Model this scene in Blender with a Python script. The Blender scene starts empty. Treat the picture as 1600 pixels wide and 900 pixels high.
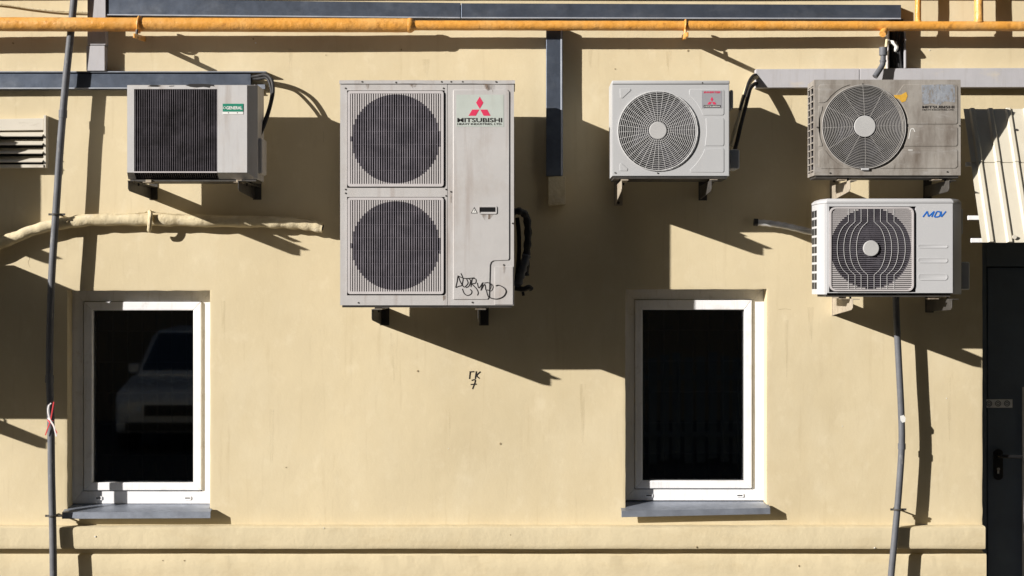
import bpy, bmesh, math, random
from mathutils import Vector, Matrix, noise
random.seed(7)
R = math.radians
SC = bpy.context.scene
COL = SC.collection

# ------------------------------------------------------------------ camera, sky, sun, exposure
S = 265.0          # photo pixels per metre on the wall plane (y = 0)
L = 9.2            # metres from camera to wall
ZC = 2.5           # camera height
cam = bpy.data.cameras.new('camera'); camo = bpy.data.objects.new('camera', cam); COL.objects.link(camo)
camo.location = (0, -L, ZC); camo.rotation_euler = (R(90), 0, 0)
cam.sensor_width = 36; cam.lens = 36 * L * S / 1600; cam.clip_end = 600
SC.camera = camo
SX, SY = 1.64, 0.675        # sun: metres right / down per metre towards the wall
w = bpy.data.worlds.new('World'); SC.world = w; w.use_nodes = True
nt = w.node_tree; bg = nt.nodes['Background']; sky = nt.nodes.new('ShaderNodeTexSky')
sky.sky_type = 'NISHITA'; sky.sun_disc = False
el = math.atan2(SY, math.hypot(1, SX)); sky.sun_elevation = el
sundir = Vector((-SX, -1, SY)).normalized()      # towards the sun
sky.sun_rotation = math.atan2(sundir.x, sundir.y)
nt.links.new(sky.outputs[0], bg.inputs[0]); bg.inputs[1].default_value = 0.05
sl = bpy.data.lights.new('sun', 'SUN'); sl.energy = 5.0; sl.angle = R(0.5); sl.color = (1, .95, .885)
so = bpy.data.objects.new('sun', sl); COL.objects.link(so); so.location = (-8, -6, 8)
so.rotation_euler = sundir.to_track_quat('Z', 'Y').to_euler()
SC.view_settings.view_transform = 'Standard'; SC.view_settings.look = 'None'
SC.view_settings.exposure = 0.62; SC.view_settings.gamma = 1
SC.cycles.max_bounces = 8

# ------------------------------------------------------------------ helpers
def X(px, d=0): return (px - 800) / S * (1 - d / L)
def Z(py, d=0): return ZC + (450 - py) / S * (1 - d / L)
def P(px, py, d=0): return Vector((X(px, d), -d, Z(py, d)))

class MB:
    def __init__(s): s.v = []; s.f = []
    def add(s, vs, fs):
        o = len(s.v); s.v += [Vector(p) for p in vs]; s.f += [tuple(i + o for i in f) for f in fs]; return s
    def box(s, x0, x1, d0, d1, z0, z1):
        return s.add([(x, -d, z) for x in (x0, x1) for d in (d0, d1) for z in (z0, z1)],
                     [(0,1,3,2),(4,6,7,5),(0,4,5,1),(2,3,7,6),(0,2,6,4),(1,5,7,3)])
    def pbox(s, px0, px1, py0, py1, d0, d1):      # front face at depth d1 covers these photo pixels
        return s.box(X(px0,d1), X(px1,d1), d0, d1, Z(py1,d1), Z(py0,d1))
    def prism(s, poly, d0, d1):                   # poly [(x,z)]
        n = len(poly)
        return s.add([(x,-d0,z) for x,z in poly] + [(x,-d1,z) for x,z in poly],
                     [tuple(range(n)), tuple(range(2*n-1, n-1, -1))] + [(i,(i+1)%n,(i+1)%n+n,i+n) for i in range(n)])
    def pprism(s, pts, d0, d1):
        return s.prism([(X(a,d1), Z(b,d1)) for a,b in pts], d0, d1)
    def sideprism(s, x0, x1, poly):               # poly [(d,z)] extruded along x
        n = len(poly)
        return s.add([(x0,-d,z) for d,z in poly] + [(x1,-d,z) for d,z in poly],
                     [tuple(range(n)), tuple(range(2*n-1, n-1, -1))] + [(i,(i+1)%n,(i+1)%n+n,i+n) for i in range(n)])
    def tube(s, pts, r, n=8, cap=True, flat=1.0):
        pts = [Vector(p) for p in pts]; m = len(pts)
        rs = r if isinstance(r, (list, tuple)) else [r]*m
        vs = []; up = None
        for i in range(m):
            t = (pts[min(i+1,m-1)] - pts[max(i-1,0)]).normalized()
            if up is None:
                up = Vector((0,1,0)) if abs(t.y) < .8 else Vector((0,0,1))
            u = (up - t*up.dot(t)).normalized(); up = u; b = t.cross(u)
            for k in range(n):
                a = 2*math.pi*k/n
                vs.append(pts[i] + (u*math.cos(a)*flat + b*math.sin(a))*rs[i])
        fs = [(i*n+k, i*n+(k+1)%n, (i+1)*n+(k+1)%n, (i+1)*n+k) for i in range(m-1) for k in range(n)]
        if cap: fs += [tuple(range(n-1,-1,-1)), tuple((m-1)*n+k for k in range(n))]
        return s.add(vs, fs)
    def ring(s, c, rad, r, n=56, k=5, sq=None):   # torus facing the camera; c at its depth
        vs = []
        for i in range(n):
            a = 2*math.pi*i/n
            e = Vector((math.cos(a),0,math.sin(a)))
            for j in range(k):
                b = 2*math.pi*j/k
                vs.append(Vector(c) + e*(rad + r*math.cos(b)) + Vector((0,-r*math.sin(b),0)))
        return s.add(vs, [(i*k+j, ((i+1)%n)*k+j, ((i+1)%n)*k+(j+1)%k, i*k+(j+1)%k) for i in range(n) for j in range(k)])
    def cyl(s, c, r, d0, d1, n=32, r2=None):      # axis along depth, c=(x,z)
        r2 = r if r2 is None else r2
        return s.add([(c[0]+r*math.cos(2*math.pi*i/n), -d0, c[1]+r*math.sin(2*math.pi*i/n)) for i in range(n)] +
                     [(c[0]+r2*math.cos(2*math.pi*i/n), -d1, c[1]+r2*math.sin(2*math.pi*i/n)) for i in range(n)],
                     [tuple(range(n)), tuple(range(2*n-1,n-1,-1))] + [(i,(i+1)%n,(i+1)%n+n,i+n) for i in range(n)])
    def holeplate(s, rect, c, rad, d, din, n=64):  # plate with a round opening and its short inner wall
        x0,x1,z0,z1 = rect
        an = [2*math.pi*i/n for i in range(n)] + [math.atan2(z-c[1], x-c[0]) % (2*math.pi) for x in (x0,x1) for z in (z0,z1)]
        an = sorted(set(round(a,6) for a in an)); m = len(an); vs = []
        for a in an:
            ca, sa = math.cos(a), math.sin(a); t = 1e9
            if ca > 1e-6: t = min(t,(x1-c[0])/ca)
            if ca < -1e-6: t = min(t,(x0-c[0])/ca)
            if sa > 1e-6: t = min(t,(z1-c[1])/sa)
            if sa < -1e-6: t = min(t,(z0-c[1])/sa)
            vs += [(c[0]+ca*t,-d,c[1]+sa*t),(c[0]+ca*rad,-d,c[1]+sa*rad),(c[0]+ca*rad,-din,c[1]+sa*rad)]
        fs = []
        for i in range(m):
            j = (i+1)%m
            fs += [(3*i,3*j,3*j+1,3*i+1),(3*i+1,3*j+1,3*j+2,3*i+2)]
        return s.add(vs, fs)
    def build(s, name, mat, parent=None, smooth=False, bevel=0, seg=2, angle=None):
        base = parent['_w'] if parent is not None else (0,0,0)
        bm = bmesh.new()
        vv = [bm.verts.new(p - Vector(base)) for p in s.v]
        for f in s.f:
            try: bm.faces.new([vv[i] for i in f])
            except ValueError: pass
        bmesh.ops.recalc_face_normals(bm, faces=bm.faces)
        if bevel:
            es = [e for e in bm.edges if len(e.link_faces) == 2 and e.calc_face_angle(0) > R(25)]
            bmesh.ops.bevel(bm, geom=es, offset=bevel, segments=seg, profile=.5, affect='EDGES', clamp_overlap=True)
        me = bpy.data.meshes.new(name); bm.to_mesh(me); bm.free()
        if smooth or bevel:
            me.polygons.foreach_set('use_smooth', [True]*len(me.polygons))
            me.set_sharp_from_angle(angle=R(angle if angle else (15 if bevel else 40)))
        if mat: me.materials.append(mat)
        o = bpy.data.objects.new(name, me); COL.objects.link(o)
        o['_w'] = tuple(base)
        if parent is not None: o.parent = parent
        return o

def thing(name, label, cat, base, group=None):
    o = bpy.data.objects.new(name, None); COL.objects.link(o); o.empty_display_size = .1
    o.location = base; o['_w'] = tuple(base); tag(o, label, cat, group); return o
def tag(o, label, cat, group=None):
    o['label'] = label; o['category'] = cat
    if group: o['group'] = group
    return o
def stuff(o): o['kind'] = 'stuff'; return o
def structure(o): o['kind'] = 'structure'; return o
def copy_tree(o, parent=None):
    c = o.copy(); COL.objects.link(c)
    if parent is not None: c.parent = parent
    for ch in list(o.children): copy_tree(ch, c)
    return c
def smoothpath(pts, n=6):                         # Catmull-Rom
    pts = [Vector(p) for p in pts]; out = []
    for i in range(len(pts)-1):
        a,b,c,d = pts[max(i-1,0)],pts[i],pts[i+1],pts[min(i+2,len(pts)-1)]
        for k in range(n):
            t = k/n
            out.append(.5*((2*b)+(c-a)*t+(2*a-5*b+4*c-d)*t*t+(3*b-a-3*c+d)*t**3))
    return out + [pts[-1]]
def pp(*pts): return [P(*p) for p in pts]
def rrect(x0,x1,z0,z1,r,n=4):
    out = []
    for cx,cz,a0 in ((x1-r,z1-r,0),(x0+r,z1-r,90),(x0+r,z0+r,180),(x1-r,z0+r,270)):
        for k in range(n+1):
            a = R(a0+90*k/n); out.append((cx+r*math.cos(a), cz+r*math.sin(a)))
    return out

# ------------------------------------------------------------------ materials
def mat(name, col, rough=.55, metal=0, var=.12, vscale=6, bump=0, bscale=80, dirt=None, spec=.4, chips=None, bump2=None):
    """base colour with noise variation; dirt=(colour, amount 0-1, scale xyz); chips=(colour, threshold, scale)"""
    m = bpy.data.materials.new(name); m.use_nodes = True; t = m.node_tree; N = t.nodes; K = t.links
    b = N['Principled BSDF']; b.inputs['Roughness'].default_value = rough; b.inputs['Metallic'].default_value = metal
    b.inputs['Specular IOR Level'].default_value = spec
    tc = N.new('ShaderNodeTexCoord')
    def nz(scale, vec=None, detail=5, rg=.6):
        n = N.new('ShaderNodeTexNoise'); n.inputs['Scale'].default_value = scale; n.inputs['Detail'].default_value = detail
        n.inputs['Roughness'].default_value = rg
        if vec:
            mp = N.new('ShaderNodeMapping'); mp.inputs['Scale'].default_value = vec
            K.new(tc.outputs['Object'], mp.inputs[0]); K.new(mp.outputs[0], n.inputs['Vector'])
        else: K.new(tc.outputs['Object'], n.inputs['Vector'])
        return n
    def ramp(src, p0, p1, c0=(0,0,0,1), c1=(1,1,1,1)):
        r = N.new('ShaderNodeValToRGB'); e = r.color_ramp.elements
        e[0].position = p0; e[1].position = p1; e[0].color = c0; e[1].color = c1
        K.new(src, r.inputs[0]); return r
    def mix(fac, a, bb):
        x = N.new('ShaderNodeMix'); x.data_type = 'RGBA'
        K.new(fac, x.inputs[0])
        if isinstance(a, tuple): x.inputs[6].default_value = (*a,1)
        else: K.new(a, x.inputs[6])
        if isinstance(bb, tuple): x.inputs[7].default_value = (*bb,1)
        else: K.new(bb, x.inputs[7])
        return x.outputs[2]
    lo = tuple(c*(1-var) for c in col); hi = tuple(min(1,c*(1+var)) for c in col)
    c = mix(ramp(nz(vscale).outputs['Fac'], .3, .7).outputs[0], lo, hi)
    for dd in (dirt if isinstance(dirt, list) else [dirt] if dirt else []):
        dc, am, sc = dd[:3]; p0, p1 = dd[3:] if len(dd) > 3 else (.42,.78)
        r = ramp(nz(1, sc, 6, .65).outputs['Fac'], p0, p1, (0,0,0,1), (am,am,am,1))
        c = mix(r.outputs[0], c, dc)
    if chips:
        cc, th, sc = chips
        c = mix(ramp(nz(sc, None, 8, .7).outputs['Fac'], th, th+.02).outputs[0], c, cc)
    K.new(c, b.inputs['Base Color'])
    rr = N.new('ShaderNodeMapRange'); rr.inputs['To Min'].default_value = max(0,rough-.1); rr.inputs['To Max'].default_value = min(1,rough+.12)
    K.new(nz(vscale*3).outputs['Fac'], rr.inputs['Value']); K.new(rr.outputs[0], b.inputs['Roughness'])
    if bump:
        bp = N.new('ShaderNodeBump'); bp.inputs['Strength'].default_value = bump; bp.inputs['Distance'].default_value = .01
        K.new(nz(bscale, None, 6).outputs['Fac'], bp.inputs['Height'])
        if bump2:
            b2 = N.new('ShaderNodeBump'); b2.inputs['Strength'].default_value = bump2[0]; b2.inputs['Distance'].default_value = bump2[2]
            K.new(nz(bump2[1], None, 3).outputs['Fac'], b2.inputs['Height']); K.new(bp.outputs[0], b2.inputs['Normal'])
            K.new(b2.outputs[0], b.inputs['Normal'])
        else: K.new(bp.outputs[0], b.inputs['Normal'])
    return m

M = {}
M['plaster'] = mat('plaster', (.607,.518,.345), .85, 0, .07, .9, .07, 60, spec=.2,
    dirt=[((.50,.405,.24), .5, (1.1,1.1,.5), .48, .8), ((.67,.595,.43), .5, (2.3,2.3,1.6), .5, .75), ((.42,.33,.19), .4, (22,22,1.6), .57, .8), ((.72,.64,.47), .35, (9,9,7), .55, .72)],
    chips=((.33,.26,.15), .735, 22), bump2=(.13, 4, .02))
M['plaster_trim'] = mat('plaster_trim', (.60,.515,.345), .85, 0, .06, 2.5, .15, 40, spec=.2,
    dirt=[((.48,.38,.22), .6, (2,2,6), .5, .78)], chips=((.75,.70,.58), .73, 16), bump2=(.2, 6, .02))
M['white_pvc'] = mat('white_pvc', (.82,.825,.845), .35, 0, .04, 5, dirt=[((.45,.42,.38), .5, (14,14,14), .55, .8), ((.5,.47,.42), .45, (40,40,6), .55, .8)])
M['gasket'] = mat('gasket', (.02,.02,.02), .6)
M['galv'] = mat('galvanized_steel', (.125,.15,.20), .42, .75, .16, 7, .05, 60, dirt=[((.22,.245,.29), .6, (5,5,9), .5, .75), ((.07,.08,.10), .4, (14,14,4), .55, .8)])
M['galv_sill'] = mat('galvanized_sill', (.29,.32,.38), .45, .6, .16, 9, .05, 60, dirt=((.2,.21,.25), .5, (12,12,12), .5, .8))
M['galv_bead_lit'] = mat('galvanized_edge_lit', (.40,.43,.49), .4, .2, .15, 9)  # paler than the duct, puts the sunlit edge line into the colour
M['grey_plastic'] = mat('grey_plastic', (.43,.425,.45), .6, 0, .06, 5, .04, 50, dirt=[((.30,.28,.27), .6, (30,30,3), .52, .8), ((.60,.52,.36), .5, (6,6,14), .6, .75)])
M['conduit'] = mat('conduit_grey', (.105,.11,.125), .6, 0, .15, 14, .08, 70, dirt=((.38,.37,.35), .6, (20,20,8), .6, .75))
M['yellow'] = mat('yellow_gas_paint', (.67,.31,.055), .36, 0, .10, 7, .55, 30, spec=.6,
    dirt=[((.78,.54,.25), .45, (4,4,4), .45, .75), ((.30,.12,.025), .8, (24,24,24), .57, .74)], chips=((.12,.05,.025), .70, 26))
M['case_old'] = mat('casing_old_paint', (.50,.495,.50), .5, 0, .05, 3, .03, 60,
    dirt=[((.29,.24,.21), .75, (16,16,1.3), .5, .8), ((.42,.36,.30), .6, (3,3,3), .5, .85)], bump2=(.12, 5, .02), chips=((.12,.07,.04), .77, 30))
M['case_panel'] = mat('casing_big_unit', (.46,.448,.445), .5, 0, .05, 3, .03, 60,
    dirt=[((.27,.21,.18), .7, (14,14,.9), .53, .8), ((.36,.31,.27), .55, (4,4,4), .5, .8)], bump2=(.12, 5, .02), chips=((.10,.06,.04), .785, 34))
M['case_side_dim'] = mat('casing_big_unit_sides_dim', (.22,.205,.19), .6, 0, .1, 3, dirt=((.16,.13,.11), .7, (9,9,1.5), .45, .8))  # unseen sides darkened so less sunlight bounces onto the shaded wall
M['case_clean'] = mat('casing_clean', (.445,.452,.465), .45, 0, .025, 3, dirt=((.40,.38,.36), .3, (10,10,2), .55, .85))
M['case_mdv'] = mat('casing_white', (.475,.48,.495), .42, 0, .02, 3, dirt=((.42,.40,.38), .25, (10,10,3), .58, .85))
M['case_dirty'] = mat('casing_grimy', (.30,.28,.255), .65, 0, .10, 5, .06, 50,
    dirt=[((.13,.105,.085), .9, (9,9,2.5), .44, .72), ((.40,.39,.385), .55, (7,7,20), .55, .75), ((.11,.09,.07), .8, (30,30,6), .6, .78)],
    bump2=(.12, 5, .02), chips=((.07,.05,.04), .74, 28))
M['wire_dirty'] = mat('guard_wire_grimy', (.34,.33,.32), .5, 0, .1, 10)
M['wire'] = mat('guard_wire', (.62,.62,.62), .45, 0, .05, 10)
M['bar_dark'] = mat('guard_bars_dark', (.085,.076,.09), .5, 0, .3, 9, dirt=((.03,.026,.03), .95, (6,6,6), .45, .62))
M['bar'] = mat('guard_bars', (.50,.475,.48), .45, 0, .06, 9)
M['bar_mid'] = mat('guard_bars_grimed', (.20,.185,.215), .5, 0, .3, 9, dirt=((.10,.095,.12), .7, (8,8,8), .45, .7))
M['cavity'] = mat('fan_cavity', (.022,.021,.027), .7, 0, .5, 9, dirt=((.07,.065,.08), .6, (9,9,9), .5, .7))
M['fanblade'] = mat('fan_blade', (.03,.03,.04), .6, 0, .3, 9)
M['hub'] = mat('guard_hub', (.44,.44,.44), .45, 0, .04, 9)
M['steel'] = mat('bracket_steel', (.37,.32,.25), .6, .1, .2, 14, .05, 80, dirt=((.18,.11,.07), .7, (20,20,20), .55, .75))
M['dark_steel'] = mat('dark_steel', (.07,.065,.06), .55, .3, .3, 14)
M['black_rubber'] = mat('black_rubber', (.018,.018,.02), .6, 0, .3, 20, .1, 60)
M['foil'] = mat('silver_tape', (.62,.62,.63), .4, .35, .2, 20, .3, 40)
M['insul'] = mat('painted_insulation', (.61,.525,.35), .8, 0, .08, 7, .7, 30, dirt=[((.40,.32,.19), .7, (9,9,9), .5, .72), ((.68,.62,.5), .6, (16,16,16), .55, .7)], spec=.2)
M['louver'] = mat('louver_paint', (.60,.56,.48), .55, 0, .05, 5, dirt=((.28,.22,.16), .7, (6,6,22), .58, .8))
M['awning'] = mat('awning_sheet', (.60,.56,.46), .5, 0, .04, 4, .04, 40, dirt=[((.42,.36,.27), .4, (10,10,2), .5, .8)])
M['door'] = mat('door_paint', (.10,.13,.18), .5, 0, .1, 5, .04, 90)
M['black'] = mat('black_plastic', (.012,.012,.013), .4)
M['ink'] = mat('black_marker', (.012,.010,.010), .6)
M['red'] = mat('logo_red', (.62,.035,.10), .5, 0, .08, 20)
M['logo_bg'] = mat('sticker_pale', (.46,.50,.47), .45, 0, .04, 8, dirt=((.34,.32,.28), .4, (16,16,3), .55, .85))
M['silver_label'] = mat('label_silver', (.36,.36,.39), .4, .2, .06, 10)
M['green'] = mat('label_green', (.012,.20,.13), .45, 0, .08, 20)
M['labelwhite'] = mat('label_white', (.72,.72,.70), .5, 0, .03, 20)
M['blue'] = mat('logo_blue', (.02,.13,.47), .45, 0, .05, 20)
M['sticker_worn'] = mat('sticker_worn', (.25,.27,.305), .6, 0, .15, 40, dirt=[((.20,.18,.16), .9, (70,70,30), .5, .6), ((.36,.38,.41), .5, (60,60,40), .52, .62)])
M['yellow_scrap'] = mat('sticker_scrap_yellow', (.62,.36,.05), .6, 0, .15, 30)
M['chip_dark'] = mat('peeled_dark', (.015,.014,.014), .7)
M['tape_red'] = mat('tape_red', (.60,.05,.06), .4); M['tape_white'] = mat('tape_white', (.75,.72,.72), .4)
M['paper'] = mat('paper_strip', (.68,.70,.74), .5, 0, .1, 30)
M['asphalt'] = mat('asphalt', (.055,.053,.05), .9, 0, .2, 3, .4, 120)
M['paving'] = mat('paving_concrete', (.13,.115,.095), .9, 0, .12, 3, .3, 90)
M['far_blocker'] = mat('sky_blocker_plaster', (.15,.12,.085), .9, 0, .1, .6)  # kept dark so the added buildings bounce little light
M['car_paint'] = mat('car_paint', (.55,.57,.60), .25, .1, .02, 3)
M['car_dark'] = mat('car_dark_trim', (.015,.015,.017), .5); M['tyre'] = mat('tyre_rubber', (.02,.02,.02), .8)
M['lamp_glass'] = mat('lamp_glass', (.7,.72,.75), .1, .3)
M['crack'] = mat('plaster_crack', (.30,.235,.14), .9)
M['fence'] = mat('fence_paint', (.08,.105,.13), .7, 0, .2, 3)
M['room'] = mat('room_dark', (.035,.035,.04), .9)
M['blind'] = mat('grille_inside', (.12,.12,.125), .7)

def glass(name, tint):
    m = bpy.data.materials.new(name); m.use_nodes = True; t = m.node_tree; t.nodes.clear()
    o = t.nodes.new('ShaderNodeOutputMaterial'); mx = t.nodes.new('ShaderNodeMixShader')
    tr = t.nodes.new('ShaderNodeBsdfTransparent'); tr.inputs[0].default_value = (*tint,1)
    gl = t.nodes.new('ShaderNodeBsdfGlossy'); gl.inputs['Roughness'].default_value = .02
    fr = t.nodes.new('ShaderNodeFresnel'); fr.inputs['IOR'].default_value = 2.2
    t.links.new(fr.outputs[0], mx.inputs[0]); t.links.new(tr.outputs[0], mx.inputs[1]); t.links.new(gl.outputs[0], mx.inputs[2])
    t.links.new(mx.outputs[0], o.inputs[0]); return m
M['glass'] = glass('window_glass', (.45,.48,.52))
M['car_glass'] = glass('car_glass', (.05,.055,.06))

def filmmat(name, col, dens, sc):
    m = bpy.data.materials.new(name); m.use_nodes = True; t = m.node_tree; b = t.nodes['Principled BSDF']
    b.inputs['Base Color'].default_value = (*col,1); b.inputs['Roughness'].default_value = .9
    tc = t.nodes.new('ShaderNodeTexCoord'); mp = t.nodes.new('ShaderNodeMapping'); mp.inputs['Scale'].default_value = sc
    n = t.nodes.new('ShaderNodeTexNoise'); n.inputs['Scale'].default_value = 1; n.inputs['Detail'].default_value = 5
    rp = t.nodes.new('ShaderNodeMapRange'); rp.inputs['From Min'].default_value = .38; rp.inputs['From Max'].default_value = .7; rp.inputs['To Max'].default_value = dens
    t.links.new(tc.outputs['Object'], mp.inputs[0]); t.links.new(mp.outputs[0], n.inputs['Vector']); t.links.new(n.outputs['Fac'], rp.inputs['Value']); t.links.new(rp.outputs[0], b.inputs['Alpha'])
    return m
M['rain_film'] = filmmat('rain_streak_film', (.36,.28,.16), .13, (40,40,5))
M['rust_film'] = filmmat('rust_run_film', (.16,.10,.06), .75, (90,90,14))

def text(name, body, px0, px1, py0, py1, d, m, parent, bold=.02, shear=0):
    cu = bpy.data.curves.new(name, 'FONT'); cu.body = body; cu.offset = bold; cu.shear = shear; cu.extrude = .002; cu.resolution_u = 3
    ob = bpy.data.objects.new(name, cu); COL.objects.link(ob)
    bpy.context.view_layer.update()
    me = bpy.data.meshes.new_from_object(ob.evaluated_get(bpy.context.evaluated_depsgraph_get()))
    bpy.data.objects.remove(ob); me.name = name
    xs = [v.co.x for v in me.vertices]; ys = [v.co.y for v in me.vertices]
    ax, bx, ay, by = min(xs), max(xs), min(ys), max(ys)
    b = Vector(parent['_w'])
    for v in me.vertices:
        u = (v.co.x-ax)/(bx-ax); q = (v.co.y-ay)/(by-ay)
        v.co = Vector((X(px0+(px1-px0)*u, d), -d - (.0004 if v.co.z > 0 else 0), Z(py1+(py0-py1)*q, d))) - b
    me.materials.clear(); me.materials.append(m)
    o = bpy.data.objects.new(name, me); COL.objects.link(o); o.parent = parent; o['_w'] = tuple(b); return o

def strokes(name, lines, d, r, m, parent, label=None, curved=True):
    mb = MB()
    for ln in lines:
        q_ = [P(a,b,d) for a,b in ln]; mb.tube(smoothpath(q_, 4) if curved else q_, r, 6, True, .3)
    o = mb.build(name, m, parent, True)
    if label: o['label'] = label
    return o

# ------------------------------------------------------------------ ground
gm = MB(); gm.add([(-150,-150,0),(150,-150,0),(150,60,0),(-150,60,0)], [(0,1,2,3)])
structure(gm.build('ground', M['asphalt']))
pm = MB(); pm.box(-14,14,-.1,1.7,-.05,.12)
structure(pm.build('pavement', M['paving'], bevel=.015))

# ------------------------------------------------------------------ facade with window and door openings
fac = thing('building_facade', 'cream yellow plastered facade with two windows, a dark door and a moulded band', 'building', (0,0,0))
WIN = [(105,328,454,798), (977,1198,452,794)]
DOOR = (1535,1790,372,1040)
opens = [(X(a),X(b),Z(d_),Z(c)) for a,b,c,d_ in WIN+[DOOR]]
def grid(lo, hi, step, cuts):
    g = set()
    n = int((hi-lo)/step)
    for i in range(n+1): g.add(round(lo+(hi-lo)*i/n,4))
    for c in cuts:
        g = {x for x in g if abs(x-c) > .055}
    for c in cuts:
        for e in (-.05,-.03,-.015,-.006,0,.006,.015,.03,.05): g.add(round(c+e,4))
    return sorted(g)
ex = sorted({round(v,4) for o in opens for v in o[:2]}); ez = sorted({round(v,4) for o in opens for v in o[2:]})
# merge cut levels that nearly coincide is not needed: the two windows differ by 8 mm or more
gx = [-14,-9,-6,-4.5] + grid(-3.6,3.6,.06,[c for c in ex if c < 3.5]) + [c for c in ex if c >= 3.5] + [6,9,14]
gz = sorted(set(grid(.0,4.6,.06,ez)) | {5.2,6,7.5,9})
gx = sorted(set(gx))
gx = [v for i,v in enumerate(gx) if i == 0 or v-gx[i-1] > .0008 or v in ex]
def wob(x, z):
    y = .0085*noise.noise(Vector((x*.85,z*.6,3))) + .0014*noise.noise(Vector((x*5,z*5,9)))
    for (a,b,c,d_) in opens:
        dx = max(a-x, x-b, 0); dz = max(c-z, z-d_, 0); e = math.hypot(dx,dz)
        rr = .014 + .006*noise.noise(Vector((x*3,z*3,1)))
        if e < rr: y += .0012*((1-e/rr)**2)*(1 + .6*noise.noise(Vector((x*9,z*9,5))))
    return y
wm = MB(); ids = {}
def gv(i, j):
    if (i,j) not in ids:
        x, z = gx[i], gz[j]
        dx = .0022*noise.noise(Vector((z*17,x*2,0))); dz = .0028*noise.noise(Vector((x*13,z*2,4)))
        ids[(i,j)] = len(wm.v); wm.v.append(Vector((x+dx, wob(x,z), z+dz)))
    return ids[(i,j)]
def inside(x, z): return any(a < x < b and c < z < d_ for a,b,c,d_ in opens)
cells = {(i,j) for i in range(len(gx)-1) for j in range(len(gz)-1) if not inside((gx[i]+gx[i+1])/2,(gz[j]+gz[j+1])/2)}
back = {}
def bv(k):
    if k not in back:
        p = wm.v[k]; back[k] = len(wm.v); wm.v.append(Vector((p.x,.30,p.z)))
    return back[k]
for (i,j) in cells:
    a,b,c,d_ = gv(i,j),gv(i+1,j),gv(i+1,j+1),gv(i,j+1)
    wm.f.append((a,b,c,d_))
    for (ni,nj,p,q) in ((i-1,j,a,d_),(i+1,j,b,c),(i,j-1,a,b),(i,j+1,d_,c)):
        if 0 <= ni < len(gx)-1 and 0 <= nj < len(gz)-1 and (ni,nj) not in cells:
            wm.f.append((p,q,bv(q),bv(p)))
wall = wm.build('wall', M['plaster'], fac, True, angle=50)
# moulded band and plinth, swept along x with small wobble
def course(name, prof, xa, xb, n, m):
    mb = MB(); k = len(prof); vs = []
    for i in range(n+1):
        x = xa+(xb-xa)*i/n
        for q,(d,z) in enumerate(prof):
            e = .0035*noise.noise(Vector((x*2.3,q*.15,7)))+.0015*noise.noise(Vector((x*11,q*.4,2)))
            vs.append((x + (0 if i < n else .004*noise.noise(Vector((q,1,1)))), -(d + (e if d > 0 else 0)), z+e*.9))
    mb.add(vs, [(i*k+q,(i+1)*k+q,(i+1)*k+q+1,i*k+q+1) for i in range(n) for q in range(k-1)] + [tuple(range(k)), tuple(n*k+q for q in range(k))])
    return mb.build(name, m, fac, True, angle=35)
xe = X(1535)-.002
def DZ(l): return [(d, Z(y,max(d,0))) for d,y in l]
course('band', DZ([(-.05,819),(.004,820),(.055,822.5),(.066,824.5),(.068,829),(.068,851),(.067,855),(.062,857.5),(.045,857.6),(-.05,856)]), -14, xe, 700, M['plaster_trim'])
course('plinth', [(-.05,Z(864)),(.010,Z(865)),(.016,Z(867.5)),(.016,Z(890)),(.016,0),(-.05,0)], -14, X(1540), 700, M['plaster_trim'])
course('string_course', [(-.05,Z(-14)),(.085,Z(-14)),(.09,Z(-17)),(.09,Z(-44)),(.02,Z(-52)),(-.05,Z(-52))], -14, 14, 400, M['plaster_trim'])

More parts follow.
